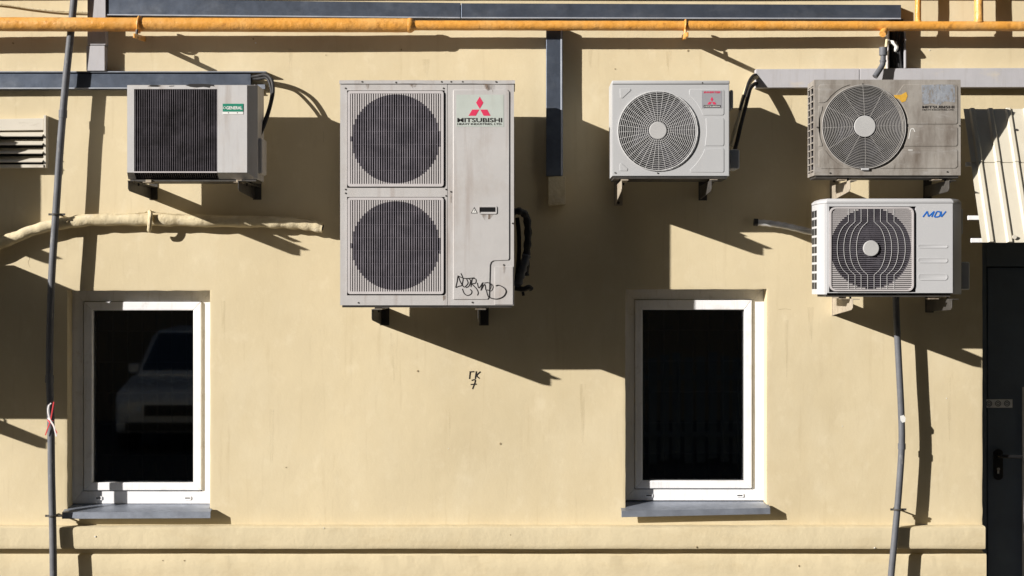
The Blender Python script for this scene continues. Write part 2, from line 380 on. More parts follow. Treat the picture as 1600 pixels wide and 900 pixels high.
# windows ------------------------------------------------------------------
REC = -.108
def window(w, g, so_, of, yb, sash_b, label, silltop, sill):
    """w opening px; g glass px (x0,x1,y0,y1); so_ sash outer px; of outer frame px"""
    a,b,c,dd = w
    fr = MB()
    def frame(mb, o, i, d0, d1):
        x0,x1,y0,y1 = o; u0,u1,v0,v1 = i
        mb.pprism([(x0,y0),(u0,v0),(u0,v1),(x0,y1)], d0, d1); mb.pprism([(x1,y0),(x1,y1),(u1,v1),(u1,v0)], d0, d1)
        mb.pprism([(x0,y0),(x1,y0),(u1,v0),(u0,v0)], d0, d1); mb.pprism([(x0,y1),(u0,v1),(u1,v1),(x1,y1)], d0, d1)
    frame(fr, of, (so_[0]+.4,so_[1]-.4,so_[2]+.3,so_[3]), -.17, REC)
    win = fr.build('window', M['white_pvc'], fac, bevel=.0025); win['label'] = label
    sh = MB(); frame(sh, (so_[0]-1,so_[1]+1,so_[2]-1,so_[3]+1), (so_[0]+5,so_[1]-5,so_[2]+5,so_[3]-5), -.168, REC-.03); sh.build('rebate', M['gasket'], win)
    sm = MB(); frame(sm, (so_[0]+1.3,so_[1]-1.0,so_[2]+1.0,so_[3]-1.2), g, -.16, REC+.014); sm.build('sash', M['white_pvc'], win, bevel=.004)
    gk = MB(); frame(gk, (g[0]-.2,g[1]+.2,g[2]-.2,g[3]+.2), (g[0]+1.1,g[1]-1.1,g[2]+1.1,g[3]-1.1), -.14, REC-.012); gk.build('gasket', M['gasket'], win)
    pn = MB(); pn.pbox(g[0]-1,g[1]+1,g[2]-1,g[3]+1,-.145,-.13); pn.build('pane', M['glass'], win)
    # dark room behind, open towards the pane
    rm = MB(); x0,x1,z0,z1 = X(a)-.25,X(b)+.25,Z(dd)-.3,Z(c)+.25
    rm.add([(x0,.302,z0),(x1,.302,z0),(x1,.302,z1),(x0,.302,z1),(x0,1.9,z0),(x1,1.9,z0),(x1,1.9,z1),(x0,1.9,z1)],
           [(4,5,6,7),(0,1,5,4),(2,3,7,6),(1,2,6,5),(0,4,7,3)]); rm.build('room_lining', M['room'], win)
    for k in range(7):
        bx = g[0]+10+k*(g[1]-g[0]-20)/6
        bm_ = MB(); bm_.tube([P(bx,g[2]-10,-.36),P(bx,g[3]+12,-.36)], .006, 8); bm_.build('grille_bar', M['blind'], win, True)
    for q in (.12,.30,.48,.66,.84):
        by = g[2]+(g[3]-g[2])*q
        bm_ = MB(); bm_.tube([P(g[0]-8,by,-.352),P(g[1]+8,by,-.352)], .005, 8); bm_.build('grille_bar', M['blind'], win, True)
    for cx in ((of[0]+42),(of[1]-38)):
        cy = (so_[3]+of[3])/2+1
        dm = MB(); dm.prism(rrect(X(cx-6,REC),X(cx+6,REC),Z(cy+3,REC),Z(cy-3,REC),.006,3), REC-.001, REC+.005); cp = dm.build('drain_cap', M['white_pvc'], win, bevel=.001)
        dm = MB(); dm.pbox(cx-4,cx+4,cy-.8,cy+.8,REC+.002,REC+.0056); dm.build('drain_slot', M['gasket'], win)
    # sheet-metal sill: back edge under frame, sloping out past the wall, folded drip edge
    (lx,rx,lt,rt,hh) = sill
    sm = MB(); d = .062; bd = REC-.01; t = .004
    xl,xr = X(lx,d),X(rx,d); zl,zr = Z(lt,d),Z(rt,d); zb = Z(silltop,bd)
    top = [(X(a)+.004,-bd,zb),(X(b)-.004,-bd,zb),(X(b)-.004,-.012,zr+.012),(xr,-.012,zr+.012),(xr,-d,zr),(xl,-d,zl),(xl,-.012,zl+.012),(X(a)+.004,-.012,zl+.012)]
    n = len(top); low = [(p[0],p[1],p[2]-t) for p in top]
    sm.add(top+low, [(0,1,2,7),(2,3,4,5,6,7),(8,15,10,9),(10,15,14,13,12,11)] + [(i,(i+1)%n,(i+1)%n+n,i+n) for i in range(n)])
    h = hh/S
    sm.add([(xl,-d-.001,zl),(xr,-d-.001,zr),(xr,-d-.004,zr-h),(xl,-d-.004,zl-h),(xl,-d+.003,zl-.002),(xr,-d+.003,zr-.002),(xr,-d+.001,zr-h),(xl,-d+.001,zl-h)],
           [(0,1,2,3),(5,4,7,6),(3,2,6,7),(0,4,5,1),(0,3,7,4),(1,5,6,2)])
    sm.build('sill', M['galv_sill'], win, bevel=.0008, seg=1)
    return win
window(WIN[0], (144,302,485,754), (129.5,315.5,470.5,767.5), (112,331,453,787), 0,0, 'white window left of the grey double fan unit', 787, (97,329,800.5,799.5,10))
window(WIN[1], (1004,1163,484,751), (991,1176,467.5,764.5), (972,1194,451,782), 0,0, 'white window right of the double fan unit', 783, (971,1203.5,798.5,793.5,9.5))

# door ------------------------------------------------------------------
dm = MB(); dm.pbox(1543,1740,418,1024,-.25,-.20); door = dm.build('door', M['door'], fac, bevel=.004); door['label'] = 'dark blue grey metal door under the corrugated awning'
dm = MB(); dm.pbox(1524,1541.5,360,1040,-.29,-.17); dm.pbox(1741.5,1760,360,1040,-.29,-.17); dm.pbox(1541.6,1741.4,360,416,-.29,-.17); dm.build('door_frame', M['door'], door, bevel=.003)
dm = MB(); dm.pbox(1500,1800,340,1060,-.32,-.302); dm.build('back_panel', M['room'], door)
dm = MB(); dm.prism(rrect(X(1553,-.19),X(1567,-.19),Z(750,-.19),Z(702,-.19),.024,5), -.2, -.188)
dm.tube(smoothpath(pp((1560,713,-.19),(1560,713,-.14),(1564,713,-.13),(1580,713.5,-.13),(1597,714,-.13)),4), .0115, 10)
dm.build('handle', M['black'], door, True, bevel=0)
dm = MB(); dm.cyl((X(1560,-.187),Z(733,-.187)), .009, -.19, -.184, 16); dm.pbox(1558.6,1561.4,733,740,-.19,-.184); dm.build('lock_cylinder', M['foil'], door)
dm = MB(); dm.pbox(1597.5,1601,605,1010,-.2,-.192); dm.build('lit_edge_strip', M['grey_plastic'], door)  # pale strip stands in for sunlight on the door frame edge
dm = MB(); dm.pbox(1535,1582,624,637,-.2,-.1985); tp = dm.build('paper_strip', M['paper'], door); tp['label'] = 'pale paper strip with three round stamps'
for cx in (1545.5,1559.5,1573.5):
    dm = MB(); dm.ring((X(cx,-.198),.1978,Z(630.5,-.198)), .016, .0022, 24, 4); dm.ring((X(cx,-.198),.1978,Z(630.5,-.198)), .008, .0018, 16, 4); dm.build('round_stamp', M['door'], door)
dm = MB(); dm.box(X(1535)-.2, X(1790)+.2, -.3, .9, 0, Z(1040)); dm.build('door_step', M['paving'], fac, bevel=.01)

# graffiti on the wall
gd_ = -wob(X(742),Z(594))
strokes('graffiti', [[(733.3,592),(734.4,581.3),(734.5,581),(740.5,580.5)], [(744,580),(742.3,592)], [(750.4,580.6),(744.6,586.6),(748.8,591)],
        [(736.6,594.3),(742.6,594),(738,608)], [(735.3,600.7),(744.3,600)]], gd_+.0018, .0034, M['ink'], fac, 'small black handwritten letters and a seven')

for ln in ([(41,392),(44,397),(46,404),(44,410),(47,418)], [(1216,484),(1226,482.5),(1236,484)], [(505,205),(506,214),(505,222)]):
    strokes('crack', [ln], .0008-wob(X(ln[1][0]),Z(ln[1][1])), .0006, M['crack'], fac)
for k in range(26):
    cx, cy = random.uniform(20,1520), random.choice((random.uniform(60,110),random.uniform(560,815),random.uniform(820,890)))
    if any(a-8 < cx < b+8 and c-8 < cy < dd+40 for a,b,c,dd in WIN): continue
    dq = .069 if 822 < cy < 857 else .018 if cy > 860 else .0015-wob(X(cx),Z(cy))
    n_ = random.randint(5,7); rr_ = random.uniform(.8,2.0)
    q = MB(); q.pprism([(cx+rr_*random.uniform(.5,1.2)*math.cos(2*math.pi*i/n_), cy+rr_*random.uniform(.4,1.1)*math.sin(2*math.pi*i/n_)) for i in range(n_)], dq-.006, dq+.0012)
    q.build('plaster_chip', M['crack'] if k % 3 else M['labelwhite'], fac)
def film(par, px0, px1, py0, py1, d, m, nm='stain', seed=0):
    rnd = random.Random(seed); n_ = 7; top_ = []; bot_ = []
    for i in range(n_+1):
        a = px0+(px1-px0)*i/n_; top_.append((a,py0)); bot_.append((a+rnd.uniform(-.4,.4), py0+(py1-py0)*(.35+.65*rnd.random())*(1-abs(2*i/n_-1)**3)+.5))
    fd = (lambda a,b: d-wob(X(a),Z(b))) if par is fac else (lambda a,b: d)
    q = MB(); q.add([P(a,b,fd(a,b)) for a,b in top_]+[P(a,b,fd(a,b)) for a,b in bot_], [(i,i+1,i+n_+2,i+n_+1) for i in range(n_)]); return q.build(nm, m, par)
# ------------------------------------------------------------------ wall brackets
def bracket(label, px, pyw, arm, hw=.11, ht=.05, wid=.038, m='steel', leg=.0, group='steel brackets under the outdoor units'):
    """px, pyw: top of the arm on the wall plane"""
    x = X(px); z = Z(pyw); t = thing('wall_bracket', label, 'bracket', (x,0,z), group)
    mb = MB(); mb.sideprism(x-wid/2, x-wid/2+.004, [(.004,-.001+z),(arm,-.001+z),(arm,z-ht),(arm-.03,z-ht-.012),(.004,z-hw)]); mb.build('web', M[m], t, bevel=.001, seg=1)
    mb = MB(); mb.box(x-wid/2+.0005, x+wid/2, .004, arm+.012, z-.0045, z); mb.build('top_flange', M[m], t, bevel=.001, seg=1)
    mb = MB(); mb.box(x-wid/2-.006, x+wid/2+.006, .0, .0045, z-hw-.004, z+.05); mb.build('wall_plate', M[m], t, bevel=.001, seg=1)
    for q in (z+.03, z-hw+.012):
        mb = MB(); mb.cyl((x,q), .009, .004, .014, 6); mb.build('bolt', M['dark_steel'], t)
    mb = MB(); mb.cyl((x+.004,0), .007, 0, .02, 6)
    nb = MB(); nb.tube([(x+.004,-arm+.16,z-.02),(x+.004,-arm+.16,z+.02)], .006, 6); nb.build('foot_bolt', M['dark_steel'], t)
    return t

def foot(parent, px, py, D, wpx=11):
    mb = MB(); x = X(px,D); z = Z(py,D); h = wpx/2/S
    mb.box(x-h, x+h, D-.075, D+.012, z-.016, z-.012); mb.box(x-h*.7, x+h*.7, D-.07, D-.03, z-.0121, z+.003)
    mb.build('foot', M['steel'], parent, bevel=.001, seg=1)

for k_,(a,b,y_,h_) in enumerate(((450,458,76,40),(660,672,92,34),(918,926,76,50),(1040,1050,80,40),(1230,1238,152,30),(1262,1272,480,60),(345,352,470,80),(610,622,520,110),(1225,1232,500,120),(700,706,620,90),(1480,1486,590,120),(420,428,640,120),(905,915,600,130))):
    film(fac, a, b, y_, y_+h_, .0022, M['rain_film'], 'rain_streak', 50+k_)
# ------------------------------------------------------------------ outdoor unit with vertical louvre guard (GENERAL type)
def unit_general(label, rect, D, g, full=True, nbars=38):
    x0,x1,y0,y1 = rect                                   # front px (right edge = outer right of casing)
    t = thing('outdoor_unit', label, 'air conditioner', P((x0+x1)/2, y1, D), 'outdoor air conditioner units')
    XL,XR,ZT,ZB = X(x0,D),X(x1,D),Z(y0,D),Z(y1,D); Wd = XR-XL; H = ZT-ZB
    gx0,gx1,gz0,gz1 = XL+.0618*Wd, XL+.70*Wd, ZB+.045*H, ZT-.055*H
    c = MB(); ch = .045; db = D-.05
    cr, cb, cl = .052, .034, .006
    A = [(XL,ZB),(XR,ZB),(XR,ZT),(XL,ZT)]
    Fq = [(XL+cl,ZB+cb),(XR-cr,ZB+cb),(XR-cr,ZT-.008),(XL+cl,ZT-.008)]
    vs = [(x,-g,z) for x,z in A]+[(x,-db,z) for x,z in A]+[(x,-D,z) for x,z in Fq]
    c.add(vs, [(3,2,1,0)]+[(i,(i+1)%4,(i+1)%4+4,i+4) for i in range(4)]+[(i+4,(i+1)%4+4,(i+1)%4+8,i+8) for i in (1,2,3)])
    # front face around the guard opening
    fx0,fx1,fz0,fz1 = Fq[0][0],Fq[1][0],Fq[0][1],Fq[2][1]
    hz = fz0
    for a,b,e,f in ((fx0,gx0,hz,fz1),(gx1,fx1,hz,fz1),(gx0,gx1,gz1,fz1)):
        c.add([(a,-D,e),(b,-D,e),(b,-D,f),(a,-D,f)], [(0,1,2,3)])
    for a,b in ((XL,fx0),(fx1,XR)): pass
    c.add([(XL,-db,ZB),(gx0,-db,ZB),(gx0,-D,hz),(fx0,-D,hz),(gx1,-db,ZB),(XR,-db,ZB),(fx1,-D,hz),(gx1,-D,hz)], [(0,1,2,3),(4,5,6,7)])
    # reveal into the opening
    di = D-.03
    c.add([(gx0,-D,hz),(gx0,-D,gz1),(gx1,-D,gz1),(gx1,-D,hz),(gx0,-di,hz),(gx0,-di,gz1),(gx1,-di,gz1),(gx1,-di,hz)], [(0,1,5,4),(1,2,6,5),(2,3,7,6)])
    c.build('casing', M['case_old'], t, bevel=.0015, seg=1)
    cv = MB(); cv.box(gx0+.001,gx1-.001,g+.02,D-.06,ZB+.02,gz1-.001); cv.build('coil_back', M['cavity'], t)
    fc = ((gx0+gx1)/2,(gz0+gz1)/2); fr_ = min(gx1-gx0,gz1-gz0)*.46
    fm = MB(); fm.cyl(fc,.05,D-.062,D-.045,20)
    for k in range(4):
        a = k*math.pi/2+.5
        fm.add([(fc[0]+rr*math.cos(a+q),-(D-.056+e),fc[1]+rr*math.sin(a+q)) for rr,q,e in ((.05,-.4,.0),(fr_,-.25,.0),(fr_,.75,.012),(.05,.5,.012))],[(0,1,2,3)])
    fm.build('fan', M['fanblade'], t)
    bm_ = MB(); w_ = (gx1-gx0)/nbars
    for k in range(nbars):
        bx = gx0+(k+.5)*w_; hw = w_*.17
        bm_.add([(bx-hw,-D+.002,gz1),(bx+hw,-D+.002,gz1),(bx+hw,-D+.002,hz+.004),(bx-hw,-D+.002,hz+.004),(bx-hw,-db,ZB+.004),(bx+hw,-db,ZB+.004),
                 (bx-hw,-D+.014,gz1),(bx+hw,-D+.014,gz1),(bx+hw,-D+.014,hz+.01),(bx-hw,-D+.014,hz+.01),(bx-hw,-db+.014,ZB+.01),(bx+hw,-db+.014,ZB+.01)],
                [(0,1,2,3),(3,2,5,4),(0,6,9,3),(1,2,8,7),(3,9,10,4),(2,5,11,8)])
    stuff(bm_.build('guard_bars', M['bar_dark'], t))
    rl = MB()
    for k in range(8):
        rz = gz1-(k+.9)*(gz1-hz)/8.6
        rl.box(gx0,gx0+(gx1-gx0)*(.5 if full else 1),D-.0135,D-.010,rz-.0012,rz+.0012)
    stuff(rl.build('guard_cross_wires', M['bar_mid'], t))
    lip = MB(); lip.box(gx0,gx1,D-.016,D+.001,hz-.001,hz+.006); lip.build('guard_lip', M['bar'], t)
    bp = MB(); bp.box(XL+.01,XR-.01,g+.005,db-.004,ZB-.012,ZB-.0005); bp.build('base_pan', M['dark_steel'], t)
    return t, (XL,XR,ZB,ZT,gx0,gx1,gz0,gz1)
tg, gg = unit_general('weathered unit with dark louvred front and green label, under the left metal trunking', (197,400.5,131,279), .465, .20)
gD = .465
mb = MB(); mb.pbox(348,380,162,174.5,gD,gD+.0022); lb = mb.build('brand_label', M['green'], tg); lb['label'] = 'green brand label'
mb = MB(); mb.pbox(348,380,174.6,178.5,gD,gD+.002); mb.build('label_strip', M['labelwhite'], tg)
for q in (357,371):
    mb = MB(); mb.cyl((X(q,gD),Z(176.3,gD)), .003, gD+.002, gD+.0026, 8); mb.build('label_dot', M['ink'], tg)
text('lettering', 'GENERAL', 353.5,378.5,166,171, gD+.0026, M['labelwhite'], lb, .03)
mb = MB(); mb.ring((X(351.2,gD),-gD-.0028,Z(168.6,gD)), .0062, .0016, 16, 4); mb.build('emblem', M['labelwhite'], lb)
for pts in ([(231,134.6),(236,132.6),(246,132.8),(252,134),(246,135.6),(236,135.4)], [(290,133.2),(297,131.2),(318,131.0),(334,132.2),(335,135),(329,134.2),(327,137),(318,135.6),(307,136.6),(297,135.6)], [(264,134.2),(272,133.8),(271,134.8),(264,135)]):
    mb = MB(); mb.pprism(pts, gD, gD+.0012); mb.build('peeled_paint', M['chip_dark'], tg)
mb = MB(); mb.pbox(400.5,410,215,272,.24,.40); mb.build('valve_cover', M['case_old'], tg, bevel=.012, seg=3)
for q in (230,372): foot(tg, q, 281, gD, 12)
for nm, pxw in (('left',240),('right',402)):
    bracket('dark bracket under the %s end of the green labelled unit' % nm, pxw, 292, .54, .072, .045, m='dark_steel')
# two units just outside the left edge of the picture: their shadows lie on the wall in view
tu = copy_tree(tg); tu['label'] = 'louvred unit out of frame left, level with the louvre vent'; tu.location = Vector(tg.location)+Vector((-2.06,0,-.045))
bracket('bracket of the out of frame unit beside the louvre vent', -152, 303, .55, .10, .045, m='dark_steel')
tv, _ = unit_general('tall unit out of frame left, level with the left window', (-520,-118,374,576), .52, .20, False)
bracket('bracket of the tall out of frame unit beside the left window', -165, 590, .56, .10, .045, m='dark_steel')

# ------------------------------------------------------------------ big double-fan unit
D = .565; g = .215
t = thing('outdoor_unit', 'tall grey double fan unit with red three diamond logo and scribbled graffiti', 'air conditioner', P(667,477,D), 'outdoor air conditioner units')
Rl = (X(531.5,D),X(803,D),Z(477,D),Z(130.5,D)); XL,XR,ZB,ZT = Rl
xm = X(699,D)
c = MB()
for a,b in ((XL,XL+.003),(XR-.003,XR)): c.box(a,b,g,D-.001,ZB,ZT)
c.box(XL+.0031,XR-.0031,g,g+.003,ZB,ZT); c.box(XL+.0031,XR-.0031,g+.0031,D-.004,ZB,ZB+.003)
c.build('casing', M['case_side_dim'], t)
# cap on top, slightly dented front lip
cp = MB(); n = 40; vs = []
for i in range(n+1):
    x = XL-.004+(XR-XL+.010)*i/n; e = .0022*noise.noise(Vector((x*6,0,0)))+.0008*noise.noise(Vector((x*25,3,0)))
    zb = Z(131,D)+e; zt = Z(125.3,D)+e*.6
    vs += [(x,-g,zt+.004),(x,-(D-.006),zt+.001),(x,-(D+.006)-e,zt-.004),(x,-(D+.006)-e*1.5,zb),(x,-(D+.002),zb),(x,-g,zb)]
cp.add(vs, [(i*6+q,(i+1)*6+q,(i+1)*6+(q+1)%6,i*6+(q+1)%6) for i in range(n) for q in range(6)]+[tuple(range(6)),tuple(n*6+q for q in range(6))])
cp.build('top_cap', M['case_panel'], t, True, angle=35)
# left front with two recessed guards
zs = Z(300.5,D)
for (ra,rb,gy0,gy1,ccy) in ((ZT,zs,142,291.5,217),(zs,ZB,308.5,459.5,384)):
    gx0,gx1 = 543,693
    pl = MB(); u0,u1,v0,v1 = X(gx0-.8,D),X(gx1+1.8,D),Z(gy1+2.0,D),Z(gy0-.8,D)
    for a,b,e,f in ((XL,u0,rb,ra),(u1,xm-.0012,rb,ra),(u0,u1,v1,ra),(u0,u1,rb,v0)): pl.box(a,b,D-.004,D,e,f)
    dr = D-.022
    bk = MB(); bk.holeplate((u0,u1,v0,v1),(X(618.5,dr),Z(ccy,dr)),70/S*(1-dr/L),dr,dr-.06); bk.build('fan_shroud', M['cavity'], t)
    pl.add([(u0,-D+.004,v0),(u1,-D+.004,v0),(u1,-D+.004,v1),(u0,-D+.004,v1),(u0,-dr,v0),(u1,-dr,v0),(u1,-dr,v1),(u0,-dr,v1)], [(0,1,5,4),(1,2,6,5),(2,3,7,6),(3,0,4,7)])
    fp = pl.build('fan_panel', M['case_panel'], t)
    cv = MB(); cv.cyl((X(618.5,dr),Z(ccy,dr)), .275, g+.06, dr-.061, 40); cv.build('fan_well', M['cavity'], t)
    fm = MB(); fc = (X(618.5,dr),Z(ccy,dr)); fm.cyl(fc,.06,dr-.06,dr-.03,20)
    for k in range(3):
        a = k*2*math.pi/3+.5
        fm.add([(fc[0]+rr*math.cos(a+q),-(dr-.05+e),fc[1]+rr*math.sin(a+q)) for rr,q,e in ((.05,-.5,.0),(.15,-.5,.0),(.235,-.3,.0),(.235,.8,.02),(.15,.7,.02),(.05,.6,.02))],[(0,1,4,5),(1,2,3,4)])
    fm.build('fan', M['fanblade'], t)
    # guard frame and bars
    gf = MB(); df = D+.008
    o = rrect(X(gx0,df),X(gx1,df),Z(gy1,df),Z(gy0,df),.014,4); i_ = rrect(X(gx0+4,df),X(gx1-4,df),Z(gy1-4,df),Z(gy0+4,df),.005,4); k = len(o)
    gf.add([(x,-df,z) for x,z in o]+[(x,-df,z) for x,z in i_]+[(x,-(D-.006),z) for x,z in o]+[(x,-(D-.006),z) for x,z in i_],
           [f for q in range(k) for f in ((q,(q+1)%k,(q+1)%k+k,q+k),(q,(q+1)%k,(q+1)%k+2*k,q+2*k),(q+k,(q+1)%k+k,(q+1)%k+3*k,q+3*k))])
    gfo = gf.build('fan_guard', M['bar'], t, True)
    bb = MB(); bd_ = MB(); nb = 39; pitch = (gx1-gx0-8.6)/nb
    for q in range(nb):
        bx = gx0+4.3+(q+.5)*pitch; dxc = abs(bx-618.5); hy = math.sqrt(max(0,69.5**2-dxc**2))
        hw = pitch/S*.94*.28
        for ya,yb in (((gy0+3,ccy-hy),(ccy+hy,gy1-3)) if hy > 1 else ((gy0+3,gy1-3),)):
            if yb-ya > .3: bb.box(X(bx,df)-hw,X(bx,df)+hw,df-.012,df-.0015,Z(yb,df),Z(ya,df))
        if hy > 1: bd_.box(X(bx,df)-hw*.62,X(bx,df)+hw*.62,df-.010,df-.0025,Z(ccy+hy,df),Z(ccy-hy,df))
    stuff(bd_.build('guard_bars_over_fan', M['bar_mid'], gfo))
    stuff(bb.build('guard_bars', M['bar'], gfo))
    bb = MB()
    for q in range(7):
        by = gy0+22+q*20.4
        bb.box(X(gx0+3,df),X(gx1-3,df),df-.0098,df-.0075,Z(by+.35,df),Z(by-.35,df))
        if q % 2 == 0: pass
    stuff(bb.build('guard_cross_wires', M['bar'], gfo))
# right front
pl = MB(); pl.box(xm+.0012,XR,D-.004,D-.0005,ZB,ZT); pl.build('front_panel', M['case_panel'], t)
pl = MB(); pl.pprism([(708,142),(709.5,140),(793,140),(796,143.5),(796,404),(794.5,406.5),(771,407.5),(767.5,410),(766,414),(764.5,464),(762,467.8),(708,468)], D-.002, D+.0045); acc = pl.build('access_panel', M['case_panel'], t, bevel=.003, seg=2)
pl = MB(); pl.pprism([(773,416.5),(801.5,416.5),(801.5,476),(773,476)], D-.001, D+.003); pl.build('service_cover', M['case_panel'], t, bevel=.001, seg=1)
dd = D+.0045
pl = MB(); pl.pprism([(713,148),(787,148),(787,198),(713,198)], dd, dd+.001); sk = pl.build('brand_sticker', M['logo_bg'], t); sk['label'] = 'pale sticker with red three diamond logo'
d2 = dd+.0018
for pts in ([(749.5,151),(755.2,160.5),(749.5,170),(743.8,160.5)], [(748.8,171.2),(743.3,180.8),(732.2,180.8),(737.8,171.2)], [(750.4,171.2),(761.2,171.2),(766.5,180.8),(755.7,180.8)]):
    pl = MB(); pl.pprism(pts, dd+.001, d2); pl.build('diamond', M['red'], sk)
text('lettering', 'MITSUBISHI', 714.5,784.5,184.2,191, d2, M['ink'], sk, .02)
text('lettering', 'HEAVY INDUSTRIES, LTD.', 714.5,784.5,192.2,195.8, d2, M['ink'], sk, .01)
pl = MB(); o = rrect(X(747.5,dd),X(776.5,dd),Z(334.5,dd),Z(322,dd),.009,4); i_ = rrect(X(749.3,dd),X(774.3,dd),Z(332.6,dd),Z(323.8,dd),.004,4); k = len(o)
pl.add([(x,-dd-.004,z) for x,z in o]+[(x,-dd-.004,z) for x,z in i_]+[(x,-dd+.001,z) for x,z in o]+[(x,-dd+.0005,z) for x,z in i_],
       [f for q in range(k) for f in ((q,(q+1)%k,(q+1)%k+k,q+k),(q,(q+1)%k,(q+1)%k+2*k,q+2*k),(q+k,(q+1)%k+k,(q+1)%k+3*k,q+3*k))])
hd = pl.build('handle_recess', M['case_panel'], t, True)
pl = MB(); pl.pbox(749.3,774.3,323.8,331,dd-.001,dd+.001); pl.build('recess_opening', M['black'], hd)
pl = MB(); pl.pprism([(741,323.6),(746.3,333.3),(735.7,333.3)], dd, dd+.001); ws = pl.build('warning_sign', M['ink'], t)
pl = MB(); pl.pprism([(741,325.6),(744.8,332.4),(737.2,332.4)], dd, dd+.0016); pl.build('sign_face', M['labelwhite'], ws)
pl = MB(); pl.pprism([(741.6,327),(740.2,329.6),(741.2,329.5),(740.4,332),(742,329),(741,329.1)], dd, dd+.0021); pl.build('bolt_symbol', M['ink'], ws)
sc = lambda ln: [(690+a/4.5,300+b/4.5) for a,b in ln]
strokes('graffiti', [sc(l) for l in ([(98,672),(108,630),(115,590),(128,625),(142,655),(120,663),(98,672)], [(112,588),(160,607),(230,603)], [(135,572),(150,610),(145,650),(160,668),(185,640),(175,608),(202,620),(192,660),(170,672)],
   [(145,680),(158,712),(180,727),(205,718),(212,698),(200,685)], [(215,605),(205,668),(214,612),(240,613),(238,640),(215,647),(245,680),(257,708),(250,727)], [(250,638),(262,675),(290,635),(275,692),(302,648),(310,690)],
   [(300,640),(330,638),(350,660),(338,690),(316,690),(324,728),(337,745)], [(380,660),(402,655),(440,675),(452,702),(432,735),(388,752),(345,745)])], dd+.0012, .0026, M['ink'], t, 'scribbled black marker graffiti')
for (a,b) in ((540,138),(693,138),(540,296),(697,296),(540,302),(697,306),(704.5,299.5),(787,414),(738,472.5),(560,473),(619,129),(690,128),(705,128),(723,128),(775,128),(566,128),(801,349),(801,470)):
    pl = MB(); pl.cyl((X(a,D),Z(b,D)), .0048, D-.001, D+.008 if b < 130 else D+.0025, 8); pl.build('screw', M['dark_steel'], t)
for k_,(a,b,y_,h_) in enumerate(((755,768,131.5,14),(768,771,131.5,26),(571,577,131.5,12),(640,651,131.5,7),(752,771,335,14),(703,706,300,22),(786,789,416,13),(690,697,462,11))):
    film(t, a, b, y_, y_+h_, D+.0052 if a > 707 else D+.0012, M['rust_film'], 'rust_run', k_)
pl = MB(); pl.box(XL+.01,XR-.01,g+.01,D-.01,ZB-.012,ZB-.0008); pl.build('base_pan', M['dark_steel'], t)
foot(t, 590, 479, D, 14); foot(t, 751, 479, D, 16)
for nm,pxw in (('left',601),('right',756)):
    bracket('dark bracket under the %s side of the double fan unit' % nm, pxw, 481, .61, .10, .05, .045, 'dark_steel')
# thick insulated bundle on its right side
hb = thing('insulated_pipe', 'black lagged pipe bundle with grey tape beside the double fan unit', 'pipe', P(815,400,.3))
pth = smoothpath(pp((800,332,.40),(812,330,.40),(822,338,.38),(825,360,.36),(824,385,.34),(822,405,.32),(821,430,.30)),5)
hm = MB(); rs = [.021+.003*math.sin(i*1.7) for i in range(len(pth))]; hm.tube(pth, rs, 10); hm.build('lagging', M['black_rubber'], hb, True)
hm = MB(); hm.tube(smoothpath(pp((823,398,.33),(818,415,.335),(813,432,.33),(808,447,.32)),5), [.024+.004*math.sin(i*2.1) for i in range(16)], 9); hm.build('tape_wrap', M['conduit'], hb, True)
hm = MB(); hm.tube(smoothpath(pp((806,450,.32),(818,452,.34),(826,449,.34),(830,452,.33)),4), .016, 8); hm.build('valve', M['black_rubber'], hb, True)
hm = MB(); hm.tube(smoothpath(pp((817,456,.33),(818,462,.33)),4), .008, 8); hm.build('valve_cap', M['black_rubber'], hb, True)
hm = MB(); hm.tube(smoothpath(pp((808,340,.36),(811,370,.34),(810,410,.33),(806,445,.32)),5), .012, 8); hm.build('cable', M['black_rubber'], hb, True)

# ------------------------------------------------------------------ round-guard units
def roundguard(t, c, rad, D, hubr, rings, spokes, mw, bulge=.025, r=.0017, mh='hub', spoke_in=1.0):
    gm = MB(); gr = MB()
    for k in range(rings):
        f = (k+1)/rings; rr = hubr+(rad-hubr)*f
        dd = D+bulge*(1-((rr/rad)**3))+.008
        gm.ring((c[0],-dd,c[1]), rr, r if k < rings-1 else r*2.0, 64, 5)
    for k in range(spokes):
        a = 2*math.pi*k/spokes + .03
        pts = []
        for q in range(7):
            rr = hubr*.9+(rad-hubr*.9)*q/6
            pts.append((c[0]+rr*math.cos(a), -(D+bulge*(1-((rr/rad)**3))+.0065), c[1]+rr*math.sin(a)))
        pts.append((c[0]+rad*1.005*math.cos(a), -(D-.004), c[1]+rad*1.005*math.sin(a)))
        gr.tube(pts, r*.8, 5)
    o = gm.build('fan_guard', M[mw], t, True); stuff(o)
    stuff(gr.build('guard_spokes', M[mw], o, True))
    hm = MB(); dh = D+bulge+.004; hm.cyl(c, hubr, dh-.006, dh+.006, 36); h = hm.build('guard_hub', M[mh], t, bevel=.003, seg=2)
    return o
def fan(t, c, rad, d):
    fm = MB(); fm.cyl(c,.05,d-.03,d,20)
    for k in range(3):
        a = k*2*math.pi/3+.9
        fm.add([(c[0]+rr*rad*math.cos(a+q),-(d-.03+e),c[1]+rr*rad*math.sin(a+q)) for rr,q,e in ((.2,-.5,.0),(.6,-.5,.0),(.96,-.3,.0),(.96,.8,.02),(.6,.7,.02),(.2,.6,.02))],[(0,1,4,5),(1,2,3,4)])
    fm.build('fan', M['fanblade'], t)

